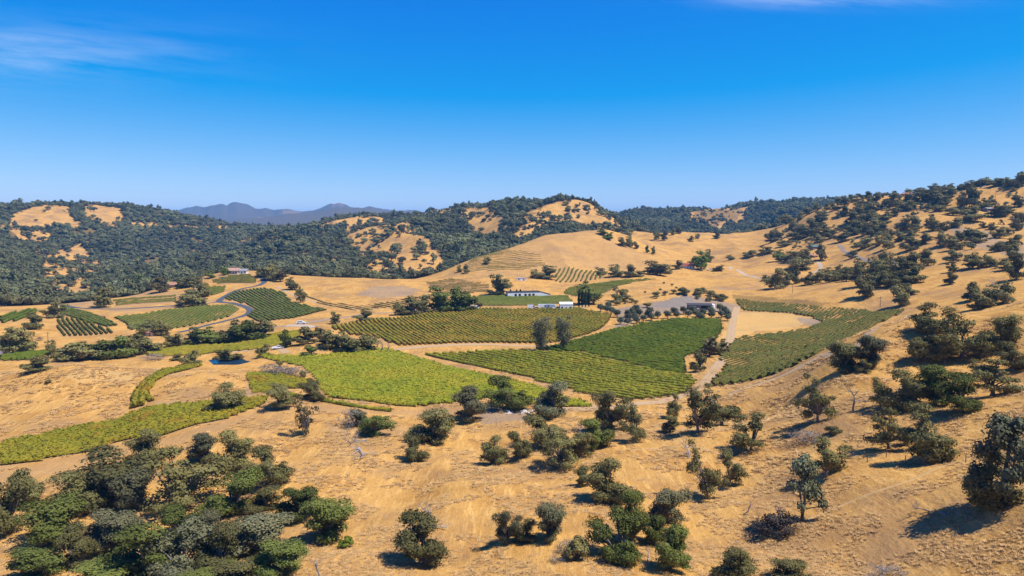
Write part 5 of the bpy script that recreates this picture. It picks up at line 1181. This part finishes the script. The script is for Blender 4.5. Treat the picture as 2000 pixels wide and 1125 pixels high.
wall_run([(112,593),(145,590),(178,588)], 1.5, 0.3, M['white'], 'roadside_wall', 'left stretch of white wall along the upper road', 'wall')
wall_run([(217,581),(240,575),(263,568.5)], 1.5, 0.3, M['white'], 'roadside_wall', 'right rising stretch of white wall along the upper road', 'wall')
def pole(px, base, top, label):
    g = hit(px, base); h_ = (base - top) * g[1] / F; root = obj('utility_pole', None, loc=g, label=label, category='utility pole', group='utility poles')
    m_ = MB(); m_.tube([(0,0,-.5),(0,0,h_)], [.2,.13], 8); m_.build('pole', M['wood'], root); cr = MB().box(-1.1,1.1,-.08,.08,h_-.9,h_-.7).build('crossarm', M['wood'], root)
    for x_ in (-.95, 0, .95): q_ = MB(); q_.tube([(x_,0,h_-.7),(x_,0,h_-.45)], [.07,.05], 6); q_.build('insulator', M['metal'], cr)
for a in [(361.6,600,575,'utility pole in front of the big oak above the knoll'),(283,657,638,'utility pole at the small roadside shed'),(255,645,632,'short pole at the left tip of the knoll vineyard'),(94,668,648,'utility pole left of the riverside trees'),(1719,600,579,'utility pole at the end of the right vineyard strip'),(1548,572,556,'utility pole on the golden mound, right'),(524,587,563,'utility pole in the saddle vineyard'),(1944,388,372,'utility pole high on the right hillside')]: pole(*a)
# lattice pylon on the far left skyline
g = hit(44, 406); root = obj('pylon', None, loc=g, label='lattice power pylon on the left skyline', category='pylon'); PH = 19 * g[1] / F
legs = [(-2.2,-2.2),(2.2,-2.2),(2.2,2.2),(-2.2,2.2)]
for x_, y_ in legs: m_ = MB(); m_.tube([(x_,y_,-1),(x_*.3,y_*.3,PH*.6),(x_*.12,y_*.12,PH)], [.28,.22,.15], 5); m_.build('leg', M['metal'], root)
for k_ in range(5):
    z_ = PH * (0.12 + 0.13 * k_); f_ = 1 - 0.7 * z_ / (PH * .6); m_ = MB()
    for i in range(4): a, b = legs[i], legs[(i + 1) % 4]; m_.tube([(a[0]*f_, a[1]*f_, z_), (b[0]*f_, b[1]*f_, z_ + PH*.1)], [.14,.14], 4)
    m_.build('brace', M['metal'], root)
for z_, l_ in ((.7, 5), (.82, 6), (.94, 4)): m_ = MB(); m_.tube([(-l_,0,PH*z_),(0,0,PH*z_+.6),(l_,0,PH*z_)], [.14,.25,.14], 5); m_.build('crossarm', M['metal'], root)
# rock pile under the dense oak
g0 = hit(1003, 808); root = obj('rock_pile', None, loc=g0, label='heap of pale rocks under the dense dark green oak', category='rock pile')
import bmesh
for i in range(34):
    bm = bmesh.new(); bmesh.ops.create_icosphere(bm, subdivisions=1, radius=1)
    for v_ in bm.verts: v_.co *= R.uniform(0.75, 1.2)
    me = bpy.data.meshes.new('rock'); bm.to_mesh(me); bm.free(); me.materials.append(M['rock']); dx, dy = R.gauss(0, 3.2), R.gauss(0, 1.8); s_ = R.uniform(.25, .75)
    obj('rock', me, root, loc=(dx, dy, float(grid_z(g0[0]+dx, g0[1]+dy)) - g0[2] + s_ * .25), rot=(R.random(), R.random(), R.random() * 6), scale=(s_ * 1.3, s_, s_ * .7))
# wire fence on the right slope
pts_ = [hit(*p) for p in [(1640,890),(1687,896),(1694,903),(1731,894),(1768,905),(1806,909),(1846,898),(1886,904)]]; root = obj('wire_fence', None, loc=pts_[0], label='thin wire fence with dark posts on the right slope', category='fence')
for p_ in pts_: q_ = p_ - pts_[0]; m_ = MB(); m_.tube([(q_[0],q_[1],q_[2]-.3),(q_[0],q_[1],q_[2]+1.5)], [.075,.065], 6); m_.build('post', M['wood'], root)
for z_ in (.5, .9, 1.3): m_ = MB(); m_.tube([tuple(p_ - pts_[0] + np.array([0, 0, z_])) for p_ in pts_], [.012] * len(pts_), 3); m_.build('wire', M['metal'], root)
# ------------------------------------------------------------------ labels by place for look-alike trees
ORD = ['first', 'second', 'third', 'fourth', 'fifth', 'sixth', 'seventh', 'eighth', 'ninth', 'tenth', 'eleventh', 'twelfth']
def place_labels(prefix_label, text, per, band):
    os_ = [o for o in COL.objects if o.get('label') == prefix_label]
    def pxy(o): x_, y_, z_ = o.location; f_ = y_ * math.cos(PITCH) - (z_ - CAMZ) * math.sin(PITCH); return 1000 + F * x_ / f_, 562.5 - F * (y_ * math.sin(PITCH) + (z_ - CAMZ) * math.cos(PITCH)) / f_
    os_.sort(key=lambda o: pxy(o)[1])
    for b in range(0, len(os_), per):
        for i, o in enumerate(sorted(os_[b:b + per], key=lambda o: pxy(o)[0])):
            o['label'] = text.format(i=ORD[i], b=ORD[b // per] if band else '')
place_labels(hl, 'dark oak, {i} from the left in the {b} band down the right hillside', 9, True)
place_labels('small round grey-green olive tree planted in rows by the gravel yard', 'round olive tree, {i} from the left in the {b} row from the gravel yard', 9, True)
place_labels('small dark tree on the skyline of the right-hand hill', 'small skyline tree on the right hill, {i} from left in {b} stretch from top', 10, True)
place_labels('dark oak in the tree belt across the golden slope at right', 'oak in the belt across the golden slope, {i} from left, {b} rank from top', 7, True)
place_labels('dark green shrub on the mound around the gravel yard', 'shrub by the gravel-yard mound, {i} from the left in the {b} line from above', 8, True)
place_labels('slim dark cypress in the row of four under the dense tree', 'slim dark cypress, {i} from the left of four under the dense tree', 9, False)
place_labels('slim small cypress in front of the white winery wall', 'slim small cypress, {i} from the left at the white winery wall', 9, False)
# ------------------------------------------------------------------ haze: the air between here and the far ranges
hz = bpy.data.materials.new('haze'); hz.use_nodes = True; hn = hz.node_tree.nodes; hn.clear()
ho = hn.new('ShaderNodeOutputMaterial'); pv_ = hn.new('ShaderNodeVolumePrincipled'); pv_.inputs['Color'].default_value = (0.14, 0.52, 1.0, 1); pv_.inputs['Density'].default_value = 7.0e-5; pv_.inputs['Anisotropy'].default_value = 0.0
hz.node_tree.links.new(pv_.outputs[0], ho.inputs['Volume'])
zlo, zhi = float(ZZ.min()) - 3, max(float(ZZ.max()), CAMZ) + 45
MB().box(-150000, 150000, -500, 46000, zlo, zhi).build('haze', hz, kind='stuff', label='thin blue air haze over the whole valley')
